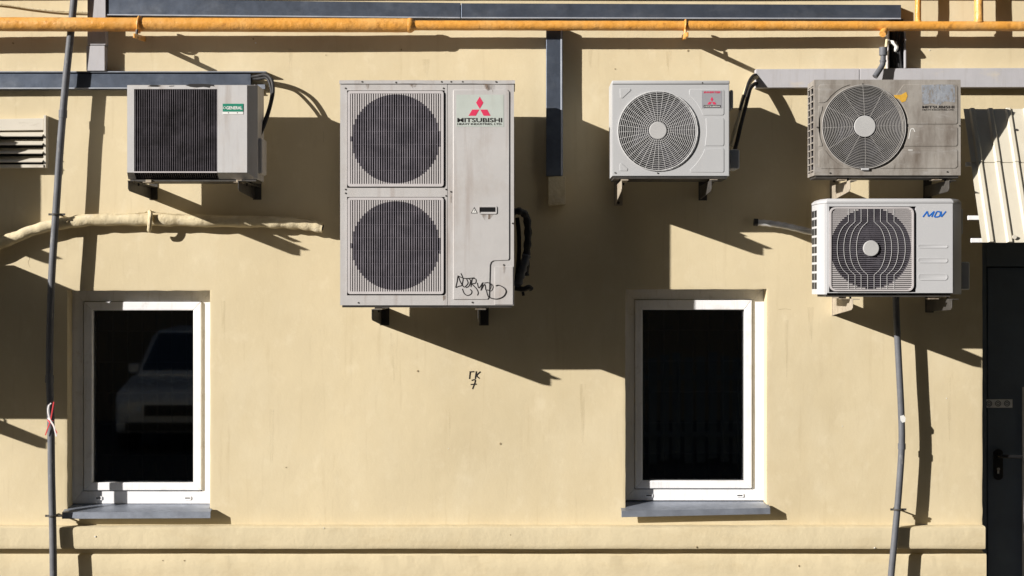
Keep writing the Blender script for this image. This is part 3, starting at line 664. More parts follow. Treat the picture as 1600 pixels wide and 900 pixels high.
# clean INVERTER unit
D = .44; g = .15
t = thing('outdoor_unit', 'clean pale grey unit with round fan guard and red inverter label', 'air conditioner', P(1048,275,D), 'outdoor air conditioner units')
XL,XR,ZB,ZT = X(956.5,D),X(1139.5,D),Z(275,D),Z(126,D)
c = (X(1027.4,D),Z(204.6,D)); rad = 62/S*(1-D/L)
cs = MB(); cs.box(XL,XR,g,D-.0015,ZB,ZB+.004); cs.box(XL,XR,g,D-.0015,ZT-.004,ZT); cs.box(XL,XL+.004,g,D-.0015,ZB+.0041,ZT-.0041); cs.box(XR-.004,XR,g,D-.0015,ZB+.0041,ZT-.0041); cs.box(XL+.0041,XR-.0041,g,g+.004,ZB+.0041,ZT-.0041)
cs.build('casing', M['case_clean'], t)
pl = MB(); pl.holeplate((XL+.004,XR-.003,ZB+.002,ZT-.022),c,rad*.985,D,D-.06)
pl.add([(XL,-(D-.012),ZB),(XL+.004,-D,ZB+.002),(XL+.004,-D,ZT-.022),(XL,-(D-.012),ZT-.022)], [(0,1,2,3)]); pl.build('front_panel', M['case_clean'], t)
pl = MB(); pl.box(XL-.001,XR+.002,g,D+.003,ZT-.0205,ZT+.001); pl.build('top_lid', M['case_clean'], t, bevel=.006, seg=3)
cv = MB(); cv.cyl(c, rad*1.02, g+.03, D-.0605, 40); cv.build('fan_well', M['cavity'], t); fan(t, c, rad*.9, D-.035)
roundguard(t, c, rad, D, 13/S, 17, 36, 'wire', .02, .00115)
def emb(pts, h=.0022, m='case_clean', nm='pressed_panel', bev=.002):
    q = MB(); q.pprism(pts, D-.001, D+h); return q.build(nm, M[m], t, bevel=bev, seg=2)
def arc(px, py, r, a0, a1, n=8): return [(px+r*math.cos(R(a0+(a1-a0)*i/n)), py-r*math.sin(R(a0+(a1-a0)*i/n))) for i in range(n+1)]
emb([(1077,148),(1077,141),(1079,139.5),(1129,139.5),(1131.3,141.5),(1131.3,178),(1129.5,180),(1099,180)] + arc(1027.4,204.6,75,20,47,6))
emb([(1103,184.5),(1129.5,184.5),(1131.3,186.5),(1131.3,226),(1129.5,228),(1101.5,228)] + arc(1027.4,204.6,76.5,-16,13,6)[1:-1])
emb([(1078,266)]+arc(1027.4,204.6,79,-50,-21,6)+[(1129.5,231.5),(1131.3,233.5),(1131.3,267.5),(1129.5,269.5),(1080,269)])
emb([(968.5,138.6),(985,138.4),(986,141),(972.5,153.5),(969,153)]); emb([(968,257),(971,254.8),(981,263.5),(980,267.2),(968.5,267)])
dd = D+.0023
q = MB(); q.pprism([(1096.5,141.5),(1128,141.5),(1128,169),(1096.5,169)], dd, dd+.001); lb = q.build('rating_label', M['silver_label'], t); lb['label'] = 'silver label reading INVERTER with a small red logo'
text('lettering', 'INVERTER', 1099.5,1125.5,142.8,145.6, dd+.0015, M['red'], lb, .035, .25)
def mini(cx, cy, s, d_, par):
    for pts in ([(0,-10),(5.5,-.5),(0,9),(-5.5,-.5)], [(-.7,10),(-6.2,19.6),(-17.2,19.6),(-11.7,10)], [(.8,10),(11.6,10),(17,19.6),(6.2,19.6)]):
        q = MB(); q.pprism([(cx+a*s,cy+b*s) for a,b in pts], d_-.0008, d_); q.build('diamond', M['red'], par)
mini(1112.3,155.3,.40,dd+.0018,lb)
q = MB(); q.pprism([(1099.5,164.2),(1126,164.2),(1126,168),(1099.5,168)], dd+.0005, dd+.0016); nb_ = q.build('name_bar', M['ink'], lb)
text('lettering', 'MITSUBISHI', 1101,1124.5,165.2,167.2, dd+.0021, M['labelwhite'], lb, .02)
for (a,b) in ((1097.5,129.5),(1027.5,270.5),(961,270)):
    q = MB(); q.cyl((X(a,D),Z(b,D)), .0042, D, D+.004, 8); q.build('screw', M['dark_steel'], t)
q = MB(); q.pbox(1140.5,1156,233,264,.22,.40); q.build('valve_cover', M['case_clean'], t, bevel=.012, seg=3)
q = MB(); q.pbox(1140.3,1146,140,170,.22,.38); q.build('side_handle', M['case_clean'], t, bevel=.01, seg=2)
q = MB(); q.box(XL+.01,XR-.01,g+.01,D-.01,ZB-.014,ZB-.0005); q.build('base_pan', M['dark_steel'], t)
foot(t, 976, 277, D, 11); foot(t, 1115, 277, D, 11)
bracket('steel bracket under the left end of the clean inverter unit', 966, 291, .535, .11, .05)
bracket('steel bracket darkened for shade under the right end of the clean inverter unit', 1098, 291, .535, .08, .05, m='dark_steel')  # dark steel stands in for shade on this bracket, left one stays lit

# grimy unit
D = .45; g = .25
t = thing('outdoor_unit', 'grimy streaked unit with round fan guard and peeled lettering, above the white unit', 'air conditioner', P(1383,274,D), 'outdoor air conditioner units')
XL,XR,ZB,ZT = X(1272.5,D),X(1501,D),Z(274,D),Z(124.5,D)
c = (X(1349.5,D),Z(198.2,D)); rad = 65/S*(1-D/L)
cs = MB(); cs.box(XL,XR,g,D-.0015,ZB,ZB+.004); cs.box(XL,XR,g,D-.0015,ZT-.004,ZT); cs.box(XR-.004,XR,g,D-.0015,ZB+.0041,ZT-.0041); cs.box(XL+.0041,XR-.0041,g,g+.004,ZB+.0041,ZT-.0041)
cs.box(XL,XL+.004,D-.03,D-.0015,ZB+.0041,ZT-.0041); cs.box(XL,XL+.004,g,g+.012,ZB+.0041,ZT-.0041); cs.box(XL,XL+.004,g+.0121,D-.0301,ZT-.03,ZT-.0041); cs.box(XL,XL+.004,g+.0121,D-.0301,ZB+.0041,ZB+.02)
cs.build('casing', M['case_dirty'], t)
pl = MB(); pl.holeplate((XL,XR,ZB,ZT),c,rad*.985,D,D-.06); pl.build('front_panel', M['case_dirty'], t)
cv = MB(); cv.cyl(c, rad*1.02, g+.05, D-.0605, 40); cv.build('fan_well', M['cavity'], t); fan(t, c, rad*.9, D-.035)
cv = MB(); cv.box(XL+.012,XL+.016,g+.013,D-.031,ZB+.01,ZT-.01); cv.build('coil', M['cavity'], t)
sl_ = MB(); sl_.box(XL-.003,XL+.003,g+.012,D-.03,-.0035+ZB,.0035+ZB); s0 = None
nz_ = 13
for k in range(nz_):
    z = ZB+.03+(ZT-ZB-.07)*k/(nz_-1)
    if s0 is None: s0 = sl_.build('side_slat', M['case_dirty'], t); so2 = s0
    else: so2 = s0.copy(); COL.objects.link(so2)
    so2.location = (0,0,z-ZB)
q = MB(); q.box(XL-.0035,XL+.003,(g+D)/2-.012,(g+D)/2+.0,ZB+.02,ZT-.03); q.build('side_rail', M['case_dirty'], t)
roundguard(t, c, rad, D, 16/S, 20, 12, 'wire_dirty', .022, .00145)
def emb2(pts): return emb(pts, .0028, 'case_dirty', bev=.0025)
emb2([(1412,132),(1493,132),(1496.5,135),(1496.5,192),(1494,194)]+[(1417.5,194)]+arc(1349.5,198.2,70,4,30,5)[1:]+[(1399,150)])
emb2([(1418.5,198),(1494,198),(1496.5,200),(1496.5,226),(1494,228.5)]+[(1413,228.5)]+arc(1349.5,198.2,70,-24,-2,5)[1:])
emb2([(1410.5,233),(1494,233),(1496.5,235),(1496.5,260),(1493,263)]+[(1374,263)]+arc(1349.5,198.2,70,-67,-32,5)[1:])
emb2([(1279.5,135),(1282,132),(1329,132)]+arc(1349.5,198.2,70,110,154,5)[1:-1]+[(1287,160.5),(1279.5,160.5)])
emb2([(1279.5,166),(1285.5,166)]+arc(1349.5,198.2,70,158,202,5)+[(1285,228.5),(1279.5,228.5)])
emb2([(1279.5,235),(1286,233)]+arc(1349.5,198.2,70,212,246,5)+[(1331,263.5),(1283,263.5),(1279.5,261)])
dd = D+.0029
q = MB(); q.pprism([(1440,133),(1470,131.8),(1492,132.5),(1492,160),(1476,158),(1468,164),(1455,161),(1441,164)], dd-.001, dd+.0008); q.build('worn_sticker', M['sticker_worn'], t)
text('lettering', 'MITSUBISHI', 1441,1491,165.2,169.3, dd+.0008, M['ink'], t, .025)
text('lettering', 'HEAVY INDUSTRIES, LTD.', 1441,1491,170.6,172.8, dd+.0008, M['ink'], t, .02)
q = MB(); q.pprism([(1397,148.5),(1408,148),(1416,143.5),(1418,150),(1415,158),(1409,160),(1405,155),(1399,153)], dd-.002, dd+.001); q.build('sticker_scrap', M['yellow_scrap'], t)
strokes('scratch', [[(1420,217),(1423,203),(1427,201),(1429.5,206)],[(1419,234.5),(1426,234.5)]], dd+.0004, .0022, M['labelwhite'], t)
for (a,b) in ((1297,270.5),(1480,268.5),(1499.5,196.5),(1277,199),(1348,131.5)):
    q = MB(); q.cyl((X(a,D),Z(b,D)), .0048, D, D+.003, 8); q.build('screw', M['dark_steel'], t)
q = MB(); q.pbox(1346,1358,262.5,266,D,D+.012); q.build('guard_clip', M['case_clean'], t, bevel=.002)
q = MB(); q.box(XL+.01,XR-.01,g+.01,D-.01,ZB-.014,ZB-.0005); q.build('base_pan', M['dark_steel'], t)
foot(t, 1316, 277, D, 13); foot(t, 1464, 277, D, 13)
bracket('rusty bracket under the left end of the grimy unit', 1303, 291, .52, .09, .05)
bracket('rusty bracket darkened for shade under the right end of the grimy unit', 1449, 291, .52, .07, .05, m='dark_steel')  # darker steel than the left bracket, shade put into the colour

# MDV unit
D = .47; g = .21
t = thing('outdoor_unit', 'white unit with square fan guard and blue lettering, below the grimy unit', 'air conditioner', P(1383,461,D), 'outdoor air conditioner units')
XL,XR,ZB,ZT = X(1268.5,g),X(1502,D-.09),Z(460,D),Z(310,D)
XRf = X(1488.5,D)
xf = X(1292,D)                           # where the angled left cheek meets the flat front
cs = MB()
prof = [(XL,g),(XL,D-.10),(XL+.006,D-.085),(xf-.012,D-.004),(xf,D-.001)]
zt = ZT-.028
vs = [(x,-d,z) for z in (ZB,zt) for x,d in prof]; k = len(prof)
cs.add(vs, [(i,i+1,i+1+k,i+k) for i in range(k-1)])
pr2 = [(XRf,D-.001),(XRf+.008,D-.006),(XR-.004,D-.075),(XR,D-.09),(XR,g)]
cs.add([(x,-d,z) for z in (ZB,zt) for x,d in pr2], [(i,i+1,i+6,i+5) for i in range(4)])
cs.box(XL+.02,XR-.0041,g,g+.004,ZB,zt); cs.add([(XL,-g,ZB),(XR,-g,ZB),(XR,-D+.09,ZB),(XRf,-D+.002,ZB),(xf,-D+.002,ZB),(XL,-D+.1,ZB)], [(0,1,2,3,4,5)])
cs.build('casing', M['case_mdv'], t, True, angle=60)
# lid: polygon in plan with sloped rim
def plan(o): return [(XL-.002+o,-g),(XL-.002+o,-(D-.10)),(xf-.004+o*.6,-(D+.003-o)),(XRf+.004-o*.6,-(D+.003-o)),(XR+.002-o,-(D-.095)),(XR+.002-o,-g)]
ld = MB(); a = [(x,y,zt+.001) for x,y in plan(0)]; b = [(x,y,zt+.013) for x,y in plan(0)]; e = [(x,y,ZT) for x,y in plan(.018)]
n = 6; ld.add(a+b+e, [tuple(range(n)),tuple(range(2*n,3*n))]+[(i,(i+1)%n,(i+1)%n+n,i+n) for i in range(n)]+[(i+n,(i+1)%n+n,(i+1)%n+2*n,i+2*n) for i in range(n)])
ld.build('top_lid', M['case_mdv'], t, bevel=.003, seg=2)
gx0,gx1,gy0,gy1 = 1296.5,1428,323.5,455
u0,u1,v0,v1 = X(gx0-1,D),X(gx1+3,D),Z(gy1+1.5,D),Z(gy0-1,D)
pl = MB()
for a_,b_,e_,f_ in ((xf,u0,ZB+.008,zt),(u1,XRf,ZB+.008,zt),(u0,u1,v1,zt),(u0,u1,ZB+.008,v0)): pl.box(a_,b_,D-.004,D,e_,f_)
dr = D-.016; c = (X(1361,dr),Z(388,dr)); rad = 63/S*(1-dr/L)
bk = MB(); bk.holeplate((u0,u1,v0,v1),c,rad,dr,dr-.06); bk.build('fan_shroud', M['cavity'], t)
pl.add([(u0,-D+.004,v0),(u1,-D+.004,v0),(u1,-D+.004,v1),(u0,-D+.004,v1),(u0,-dr,v0),(u1,-dr,v0),(u1,-dr,v1),(u0,-dr,v1)], [(0,1,5,4),(1,2,6,5),(2,3,7,6),(3,0,4,7)])
pl.build('front_panel', M['case_mdv'], t)
cv = MB(); cv.cyl(c, rad*1.02, g+.03, dr-.0605, 40); cv.build('fan_well', M['cavity'], t); fan(t, c, rad*.9, dr-.03)
df = D+.010; gf = MB()
o = rrect(X(gx0,df),X(gx1,df),Z(gy1,df),Z(gy0,df),.034,6); i_ = rrect(X(gx0+2.6,df),X(gx1-2.6,df),Z(gy1-2.6,df),Z(gy0+2.6,df),.026,6); k = len(o)
gf.add([(x,-df,z) for x,z in o]+[(x,-df,z) for x,z in i_]+[(x,-(D-.012),z) for x,z in o]+[(x,-(D-.012),z) for x,z in i_],
       [f for q in range(k) for f in ((q,(q+1)%k,(q+1)%k+k,q+k),(q,(q+1)%k,(q+1)%k+2*k,q+2*k),(q+k,(q+1)%k+k,(q+1)%k+3*k,q+3*k))])
gfo = gf.build('fan_guard', M['bar'], t, True)
bb = MB(); bd_ = MB(); nb = 40
for q in range(nb):
    by = gy0+3+(q+.5)*(gy1-gy0-6)/nb; e = 0
    if by-gy0 < 9: e = 9-math.sqrt(max(0,81-(9-(by-gy0))**2))
    if gy1-by < 9: e = 9-math.sqrt(max(0,81-(9-(gy1-by))**2))
    hx = math.sqrt(max(0,63**2-(by-388)**2)); hz_ = .42
    for xa_,xb_ in ((gx0+2+e,max(gx0+2+e,1361-hx)),(min(gx1-2-e,1361+hx),gx1-2-e)):
        if xb_-xa_ > .5: bb.box(X(xa_,df),X(xb_,df),df-.012,df-.004,Z(by+.82,df),Z(by-.82,df))
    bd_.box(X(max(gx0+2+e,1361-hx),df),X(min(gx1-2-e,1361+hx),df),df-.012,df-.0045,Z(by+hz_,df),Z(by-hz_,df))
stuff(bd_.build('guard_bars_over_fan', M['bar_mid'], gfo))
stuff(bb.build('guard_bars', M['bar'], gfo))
bb = MB(); cx, cy = 1361, 388
for k,(xt) in enumerate((-35.3,-25,-15.5,-5.2,4.8,14.8,25,36)):
    sg = -1 if xt < 0 else 1; pts = []
    for q in range(41):
        v = -1+2*q/40; y_ = cy+v*64
        s_ = max(0, 1-(abs(v)/.62)**2.2) if abs(v) < .62 else 0
        s_ = s_**.62
        pts.append(P(cx+xt+sg*17.5*s_, y_, df-.002))
    bb.tube(pts, .0010, 5)
stuff(bb.build('guard_wires', M['wire'], gfo, True))
hm = MB(); hm.cyl((X(1361,df),Z(388,df)), 12.3/S*.95, df-.012, df+.006, 36); hm.build('guard_hub', M['hub'], t, bevel=.003, seg=2)
for (ya,yb) in ((382.2,387.4),(403,410.6),(427.6,437.8)):
    # shallow pressed groove: raised rim with a sloped inside
    q = MB(); o = rrect(X(1434.5,D),X(1480.5,D),Z(yb,D),Z(ya,D),(yb-ya)/S*.44,5); h_ = (yb-ya)/S*.45
    i_ = rrect(X(1434.5,D)+h_*.55,X(1480.5,D)-h_*.55,Z(yb,D)+h_*.5,Z(ya,D)-h_*.5,h_*.4,5); k = len(o)
    q.add([(x,-D-.0025,z) for x,z in o]+[(x,-D-.0008,z) for x,z in i_]+[(x,-D+.001,z) for x,z in o], [f for j in range(k) for f in ((j,(j+1)%k,(j+1)%k+k,j+k),(j,(j+1)%k,(j+1)%k+2*k,j+2*k))]+[tuple(range(k,2*k))])
    q.build('pressed_groove', M['case_mdv'], t, True, angle=30)
for ln in ([(1442,339),(1448.7,330.2)],[(1448.7,330.2),(1450.6,338.3)],[(1450.6,338.3),(1459.6,330.2)],[(1459.6,330.2),(1455.6,339)],[(1459.5,339),(1463.6,330.6)],[(1463.6,330.6),(1467.8,330.6),(1469.6,333.6),(1467.6,338),(1464.6,339),(1460,339)],[(1470.2,330.2),(1470.8,338.8)],[(1470.8,338.8),(1478,330.2)]):
    strokes('lettering', [ln], D+.0006, .0046, M['blue'], t, None, False)
s0 = None; cvx = XL-.0008
for col_ in range(2):
    for k in range(9):
        z0 = ZB+.03+k*(zt-ZB-.05)/9; z1 = z0+(zt-ZB-.05)/9*.74
        if s0 is None:
            q = MB(); q.box(XL-.0015,XL+.002,D-.25,D-.19,z0,z1); s0 = q.build('side_vent', M['gasket'], t); zz = z0; ob = s0
        else: ob = s0.copy(); COL.objects.link(ob)
        ob.location = (0,-.075*col_,z0-zz)
q = MB(); q.pbox(1501.6,1516,409,453,.24,.37); q.build('valve_cover', M['case_mdv'], t, bevel=.012, seg=3)
q = MB(); q.pbox(1501,1505,326,366,.24,.37); q.build('side_handle', M['case_mdv'], t, bevel=.01, seg=2)
q = MB(); q.box(XL+.03,XRf-.01,g+.01,D-.012,ZB-.014,ZB-.0005); q.build('base_pan', M['dark_steel'], t)
foot(t, 1319, 463, D, 13); foot(t, 1459, 463, D, 14)
bracket('cream bracket under the left end of the white unit', 1306, 466, .535, .10, .05)
bracket('bracket darkened for shade under the right end of the white unit', 1452, 466, .535, .08, .05, m='dark_steel')  # shade painted by the darker steel, unlike the lit left bracket

# ------------------------------------------------------------------ metal and plastic trunking
def duct(name, label, quads, d, m, group, lips=True, cat='trunking'):
    """quads: list of (xa,xb, ya0,ya1, yb0,yb1) front px of each length"""
    c = quads[0]; t = thing(name, label, cat, P(c[0],c[3],0), group)
    for (xa,xb,a0,a1,b0,b1) in quads:
        q = MB(); q.pprism([(xa,a0),(xb,b0),(xb,b1),(xa,a1)], 0.002, d); q.build('cover', M[m], t, bevel=.002, seg=2)
        if lips:
            horiz = abs(xb-xa) > abs(a1-a0)
            q = MB()
            if horiz: q.pprism([(xa,a1-2.6),(xb,b1-2.6),(xb,b1-.6),(xa,a1-.6)], d-.002, d+.005)
            else: q.pprism([(xb-3.4,b0),(xb-1,b0),(xb-1,b1),(xb-3.4,b1)], d-.002, d+.005)
            q.build('edge_bead', M['galv_bead_lit'], t, bevel=.0015, seg=2)
    return t
GT = 'cable trunking on the wall'
duct('cable_trunking', 'long blue grey metal trunking running above the yellow gas pipe', [(165,719.5,-2,24.5,4.5,29.2),(720.5,1408,5,29.2,7.5,30.5)], .055, 'galv', GT)
td = duct('cable_trunking', 'metal trunking behind the leaning conduit, ending above the green labelled unit', [(-60,392,115,139.5,115.5,139)], .052, 'galv', GT)
q = MB(); q.pbox(-60,416,111.2,113,0,.056); q.build('top_flange', M['galv_sill'], td); q = MB(); q.pbox(392.5,414,132,139,0,.03); q.build('end_lip', M['galv_sill'], td)
duct('cable_trunking', 'vertical dark metal trunking between the double fan and inverter units', [(853.5,879.5,40,274.5,40,274.5)], .066, 'galv', GT)
tl = duct('cable_trunking', 'beige painted end piece below the dark vertical metal trunking', [(857,883.5,276,321,275,319)], .062, 'insul', GT, False)
duct('cable_trunking', 'light grey vertical plastic trunking crossed by the gas pipe, top left', [(136.5,165,-40,70,-40,70),(134.8,163.6,71.2,110.5,71.2,110.5)], .066, 'grey_plastic', GT, False)
duct('cable_trunking', 'light grey horizontal plastic trunking above the grimy unit', [(1181,1342.5,108,137,107,136.5),(1343.5,1660,107,136.5,106,136)], .06, 'grey_plastic', GT, False)
# open vertical channel with cables
t = thing('cable_channel', 'open vertical channel full of black cables below the gas pipe', 'trunking', P(1402,106,0), GT)
for a,b in ((1388,1389.6),(1413.6,1415.6)):
    q = MB(); q.pbox(a,b,34,106,.002,.064); q.build('side_wall', M['grey_plastic'], t)
q = MB(); q.pbox(1389.7,1413.5,34,106,.001,.006); q.build('back_wall', M['black'], t)
for k,(a,b,r_) in enumerate(((1394,1398,.010),(1399,1402,.012),(1404,1405,.011),(1409,1408,.010))):
    q = MB(); q.tube(smoothpath(pp((a,30,.03),(a+2,60,.035),(b-3,82,.045),(b,108,.04)),5), r_, 8); q.build('cable', M['black_rubber'], t, True)
q = MB(); q.tube(smoothpath(pp((1391,66,.05),(1396,67,.062),(1401,73,.062),(1398,80,.05)),4), .012, 8); q.build('white_wrap', M['labelwhite'], t, True)
t = thing('drain_pipe', 'short grey plastic drain pipe with a socket above the grimy unit', 'pipe', P(1378,74,.09))
q = MB(); q.tube(pp((1380,74,.09),(1380,86.5,.09)), .0235, 14); q.build('socket', M['conduit'], t, True)
q = MB(); q.tube(smoothpath(pp((1380,86,.09),(1379.5,98,.09),(1378,103,.09),(1373,111,.10),(1367,120,.11)),5), .0165, 12); q.build('pipe', M['conduit'], t, True)
q = MB(); q.tube(pp((1379.6,94,.09),(1379.6,97,.09)), .020, 12); q.build('collar', M['conduit'], t, True)
q = MB(); q.tube(pp((1386,62,.07),(1384.5,74,.085)), .009, 8); q.build('inlet', M['insul'], t, True)

# ------------------------------------------------------------------ yellow gas pipe
t = thing('gas_pipe', 'yellow painted gas pipe running across the top of the wall', 'pipe', P(0,40,.15))
def lump(pts, r, n=16, amp=.0012):
    mb = MB(); m = len(pts); mb.tube(pts, r, n)
    for v in mb.v: v += Vector((0,0,1))*amp*noise.noise(v*14) + Vector((0,1,0))*amp*noise.noise(v*17+Vector((5,0,0)))
    return mb
def along(a, b, n): return [P(*[a[i]+(b[i]-a[i])*k/n for i in range(3)]) for k in range(n+1)]
lump(along((-120,37.6,.15),(640,39.6,.125),120), 10.9/S).build('thick_pipe', M['yellow'], t, True)
lump(along((637,39.6,.125),(650,39.8,.125),6), [11/S,11.6/S,11.6/S,11.2/S,9.5/S,8/S,7.6/S], 16, .0006).build('reducer', M['yellow'], t, True)
lump(along((648,39.8,.125),(1720,41.2,.11),150), 7.7/S).build('thin_pipe', M['yellow'], t, True)
lump(along((1434.5,41,.11),(1434.5,-60,.11),14), 4.7/S).build('riser', M['yellow'], t, True)
lump(along((1529.5,41,.11),(1528.5,-60,.11),14), 6.8/S).build('riser', M['yellow'], t, True)
for cx,rr in ((1434.5,6),(1529,8.2)):
    q = MB(); q.tube(pp((cx,35.2,.11),(cx,32,.11)), [rr/S,(rr-1)/S], 14); q.build('weld_bead', M['yellow'], t, True)
lump(pp((1383,43,.11),(1381.5,49,.13),(1380,52,.15),(1379,53.5,.16)), [5/S,5.6/S,5.6/S,5.2/S], 12).build('plug', M['yellow'], t, True)
def pbracket(px, py, d, label, drip=False):
    t = thing('pipe_bracket', label, 'bracket', P(px,py,0), 'supports of the yellow gas pipe')
    q = MB(); x = X(px,d); z = Z(py,d); r_ = 11/S if px < 600 else 8/S
    q.sideprism(x-.006, x+.006, [(0,z-r_-.004),(.26,z-r_-.03),(.26,z-r_-.055),(0,z-r_-.036)]); q.build('arm', M['yellow'], t, bevel=.002)
    q = MB(); q.tube([(x+.002+.003*math.sin(a), -(d+r_*1.12*math.cos(a)), z+r_*1.12*math.sin(a)) for a in [R(-120+240*k/14) for k in range(15)]], .0065, 8); q.build('strap', M['yellow'], t, True)
    q = MB(); q.tube([(x,-(d+r_*1.1),z-r_*.9),(x-.002,-(d+r_*1.2),z-r_-.035),(x+.004,-(d+r_*1.2),z-r_-.05)], [.007,.009,.006], 8); q.build('bolt_end', M['yellow' if drip else 'dark_steel'], t, True)
    return t
pbracket(217,38.2,.143,'clamp on the thick length of the gas pipe, top left')
pbracket(1070,40.5,.117,'paint dripped clamp on the thin length of the gas pipe', True)
# thin sagging wire
tag(MB().tube(smoothpath(pp((-40,2,.02),(0,6,.02),(40,12,.02),(85,17,.02),(110,18,.02),(137,19,.02)),6), .0055, 6).build('wire', M['insul'], None, True), 'thin painted wire sagging above the gas pipe, top left', 'wire')

# ------------------------------------------------------------------ conduits
def clamp(t, px, py, d, r_, arm=.012, m='dark_steel', tilt=0):
    q = MB(); x = X(px,d); z = Z(py,d)
    vs = [(x+r_*1.18*math.cos(a), -d-r_*1.18*math.sin(a), z+tilt*math.cos(a)) for a in [2*math.pi*k/16 for k in range(17)]]
    q.tube(vs, .0055, 6)
    q.box(x+r_*1.1, x+r_*1.1+.03, d-.004, d+.004, z-.006, z+.006); q.box(x-r_*1.1-.018, x-r_*1.1, d-.004, d+.004, z-.006, z+.006)
    q.tube([(x+r_*.3,-d+r_,z),(x+r_*.3,.005,z-.004)], .005, 6)
    q.build('clamp', M[m], t, True)
t = thing('conduit', 'grey leaning conduit on the left with two clamps', 'conduit', P(84,900,.1))
d = .105
cp_ = smoothpath(pp((118,-40,d),(115.5,0,d),(109.5,62,d),(102.5,130,d),(94.5,225,d),(87.5,330,d),(81,430,d),(78,520,d),(77.5,592,d),(79.5,660,d),(80.5,740,d),(82,806,d),(83,860,d+.005),(84,960,d+.012)),6)
q = MB(); q.tube(cp_, [5.6/S]*len(cp_), 14); q.build('pipe', M['conduit'], t, True)
for (a,b) in ((77.5,592),(98.5,178)):
    q = MB(); q.tube(pp((a,b-6,d),(a-.3,b+6,d)), 6.4/S, 14); q.build('coupling', M['conduit'], t, True)
clamp(t, 87.2, 335, d, 5.8/S); clamp(t, 82, 806, d, 5.8/S)
rb = thing('barrier_tape', 'red and white tape knotted round the leaning conduit', 'tape', P(79,655,.13))
q = MB(); q.ring((0,0,0), 1, .1)
for pts,mm,r_ in (([(74.5,656,.13),(78,660,.135),(83,657,.13)],'tape_red',.0042),([(75,653,.13),(79,657,.136),(83,660,.13)],'tape_white',.0042),([(79,658,.135),(75,645,.135),(76,634,.132),(80,630,.132)],'tape_white',.0042),
                  ([(79,657,.135),(83,634,.133),(84,628,.132)],'tape_red',.004),([(79,658,.135),(75,668,.137),(71,680,.137)],'tape_red',.004),([(79,658,.135),(84,666,.137),(88,682,.137)],'tape_white',.005),([(80,659,.135),(86,671,.137),(89,677,.137)],'tape_red',.004)):
    q = MB(); q.tube(smoothpath(pp(*pts),4), r_, 6, True, .35); q.build('strip', M[mm], rb, True)
t = thing('conduit', 'grey bowed conduit dropping below the white unit', 'conduit', P(1392,905,.1))
d = .10
cp_ = smoothpath(pp((1399,440,d),(1401,500,d),(1404,560,d),(1408,640,d),(1409,695,d),(1405,760,d),(1402,796,d),(1397,850,d+.005),(1391,915,d+.01),(1388,960,d+.01)),6)
q = MB(); q.tube(cp_, 5.1/S, 14); q.build('pipe', M['conduit'], t, True)
q = MB(); q.tube(pp((1409,693,d),(1409,702,d)), 6.0/S, 14); q.build('coupling', M['conduit'], t, True)
clamp(t, 1402, 796, d, 5.4/S)
q = MB(); q.pprism([(1407,650),(1412,648.5),(1415,653),(1414.5,659),(1410,660.5),(1407.5,657)], d+.012, d+.0205); q.build('paint_blot', M['labelwhite'], t)

# ------------------------------------------------------------------ hoses
t = thing('lagged_hose', 'cream painted lagged hose curving under the green labelled unit', 'hose', P(230,355,.05))
hp = smoothpath(pp((-60,412,.05),(-8,385,.05),(30,368,.05),(70,354.5,.05),(110,347,.05),(160,343.5,.05),(235,344,.05),(310,345,.05),(400,346.5,.05),(450,348.5,.05),(482,352,.055),(504,355.5,.06)),7)
lump(hp, [(.034 if i < 60 else .034-.0005*(i-60)*.6)+.0018*math.sin(i*1.3) for i in range(len(hp))], 16, .006).build('hose', M['insul'], t, True)
q = MB(); q.tube(pp((502,355.2,.06),(505,355.8,.06)), [.020,.017], 10); q.build('open_end', M['black_rubber'], t, True)
q = MB(); q.tube(smoothpath(pp((234,331,.03),(235.5,335,.085),(234.5,344,.10),(233.5,356,.09),(233,360,.07)),5), .013, 8); q.build('strap', M['insul'], t, True)
q = MB(); q.tube(smoothpath(pp((104,347,.09),(118,337.5,.06),(150,335.5,.05),(190,334.5,.05),(225,332,.04),(236,331,.03),(300,336,.03),(400,338.5,.03),(470,341,.03),(500,347,.04)),6), .0045, 6); q.build('cord', M['insul'], t, True)
t = thing('drain_hose', 'short silver wrapped hose leading behind the white unit', 'hose', P(1180,348,.05))
hp = smoothpath(pp((1182,347.5,.05),(1200,349,.06),(1222,352,.07),(1245,357,.08),(1290,368,.1)),6)
q = MB(); q.tube(hp, [.019+.0015*math.sin(i*2) for i in range(len(hp))], 12); q.build('wrap', M['foil'], t, True)
q = MB(); q.tube(pp((1178,347.2,.05),(1184,347.6,.05)), .022, 12); q.build('black_end', M['black_rubber'], t, True)
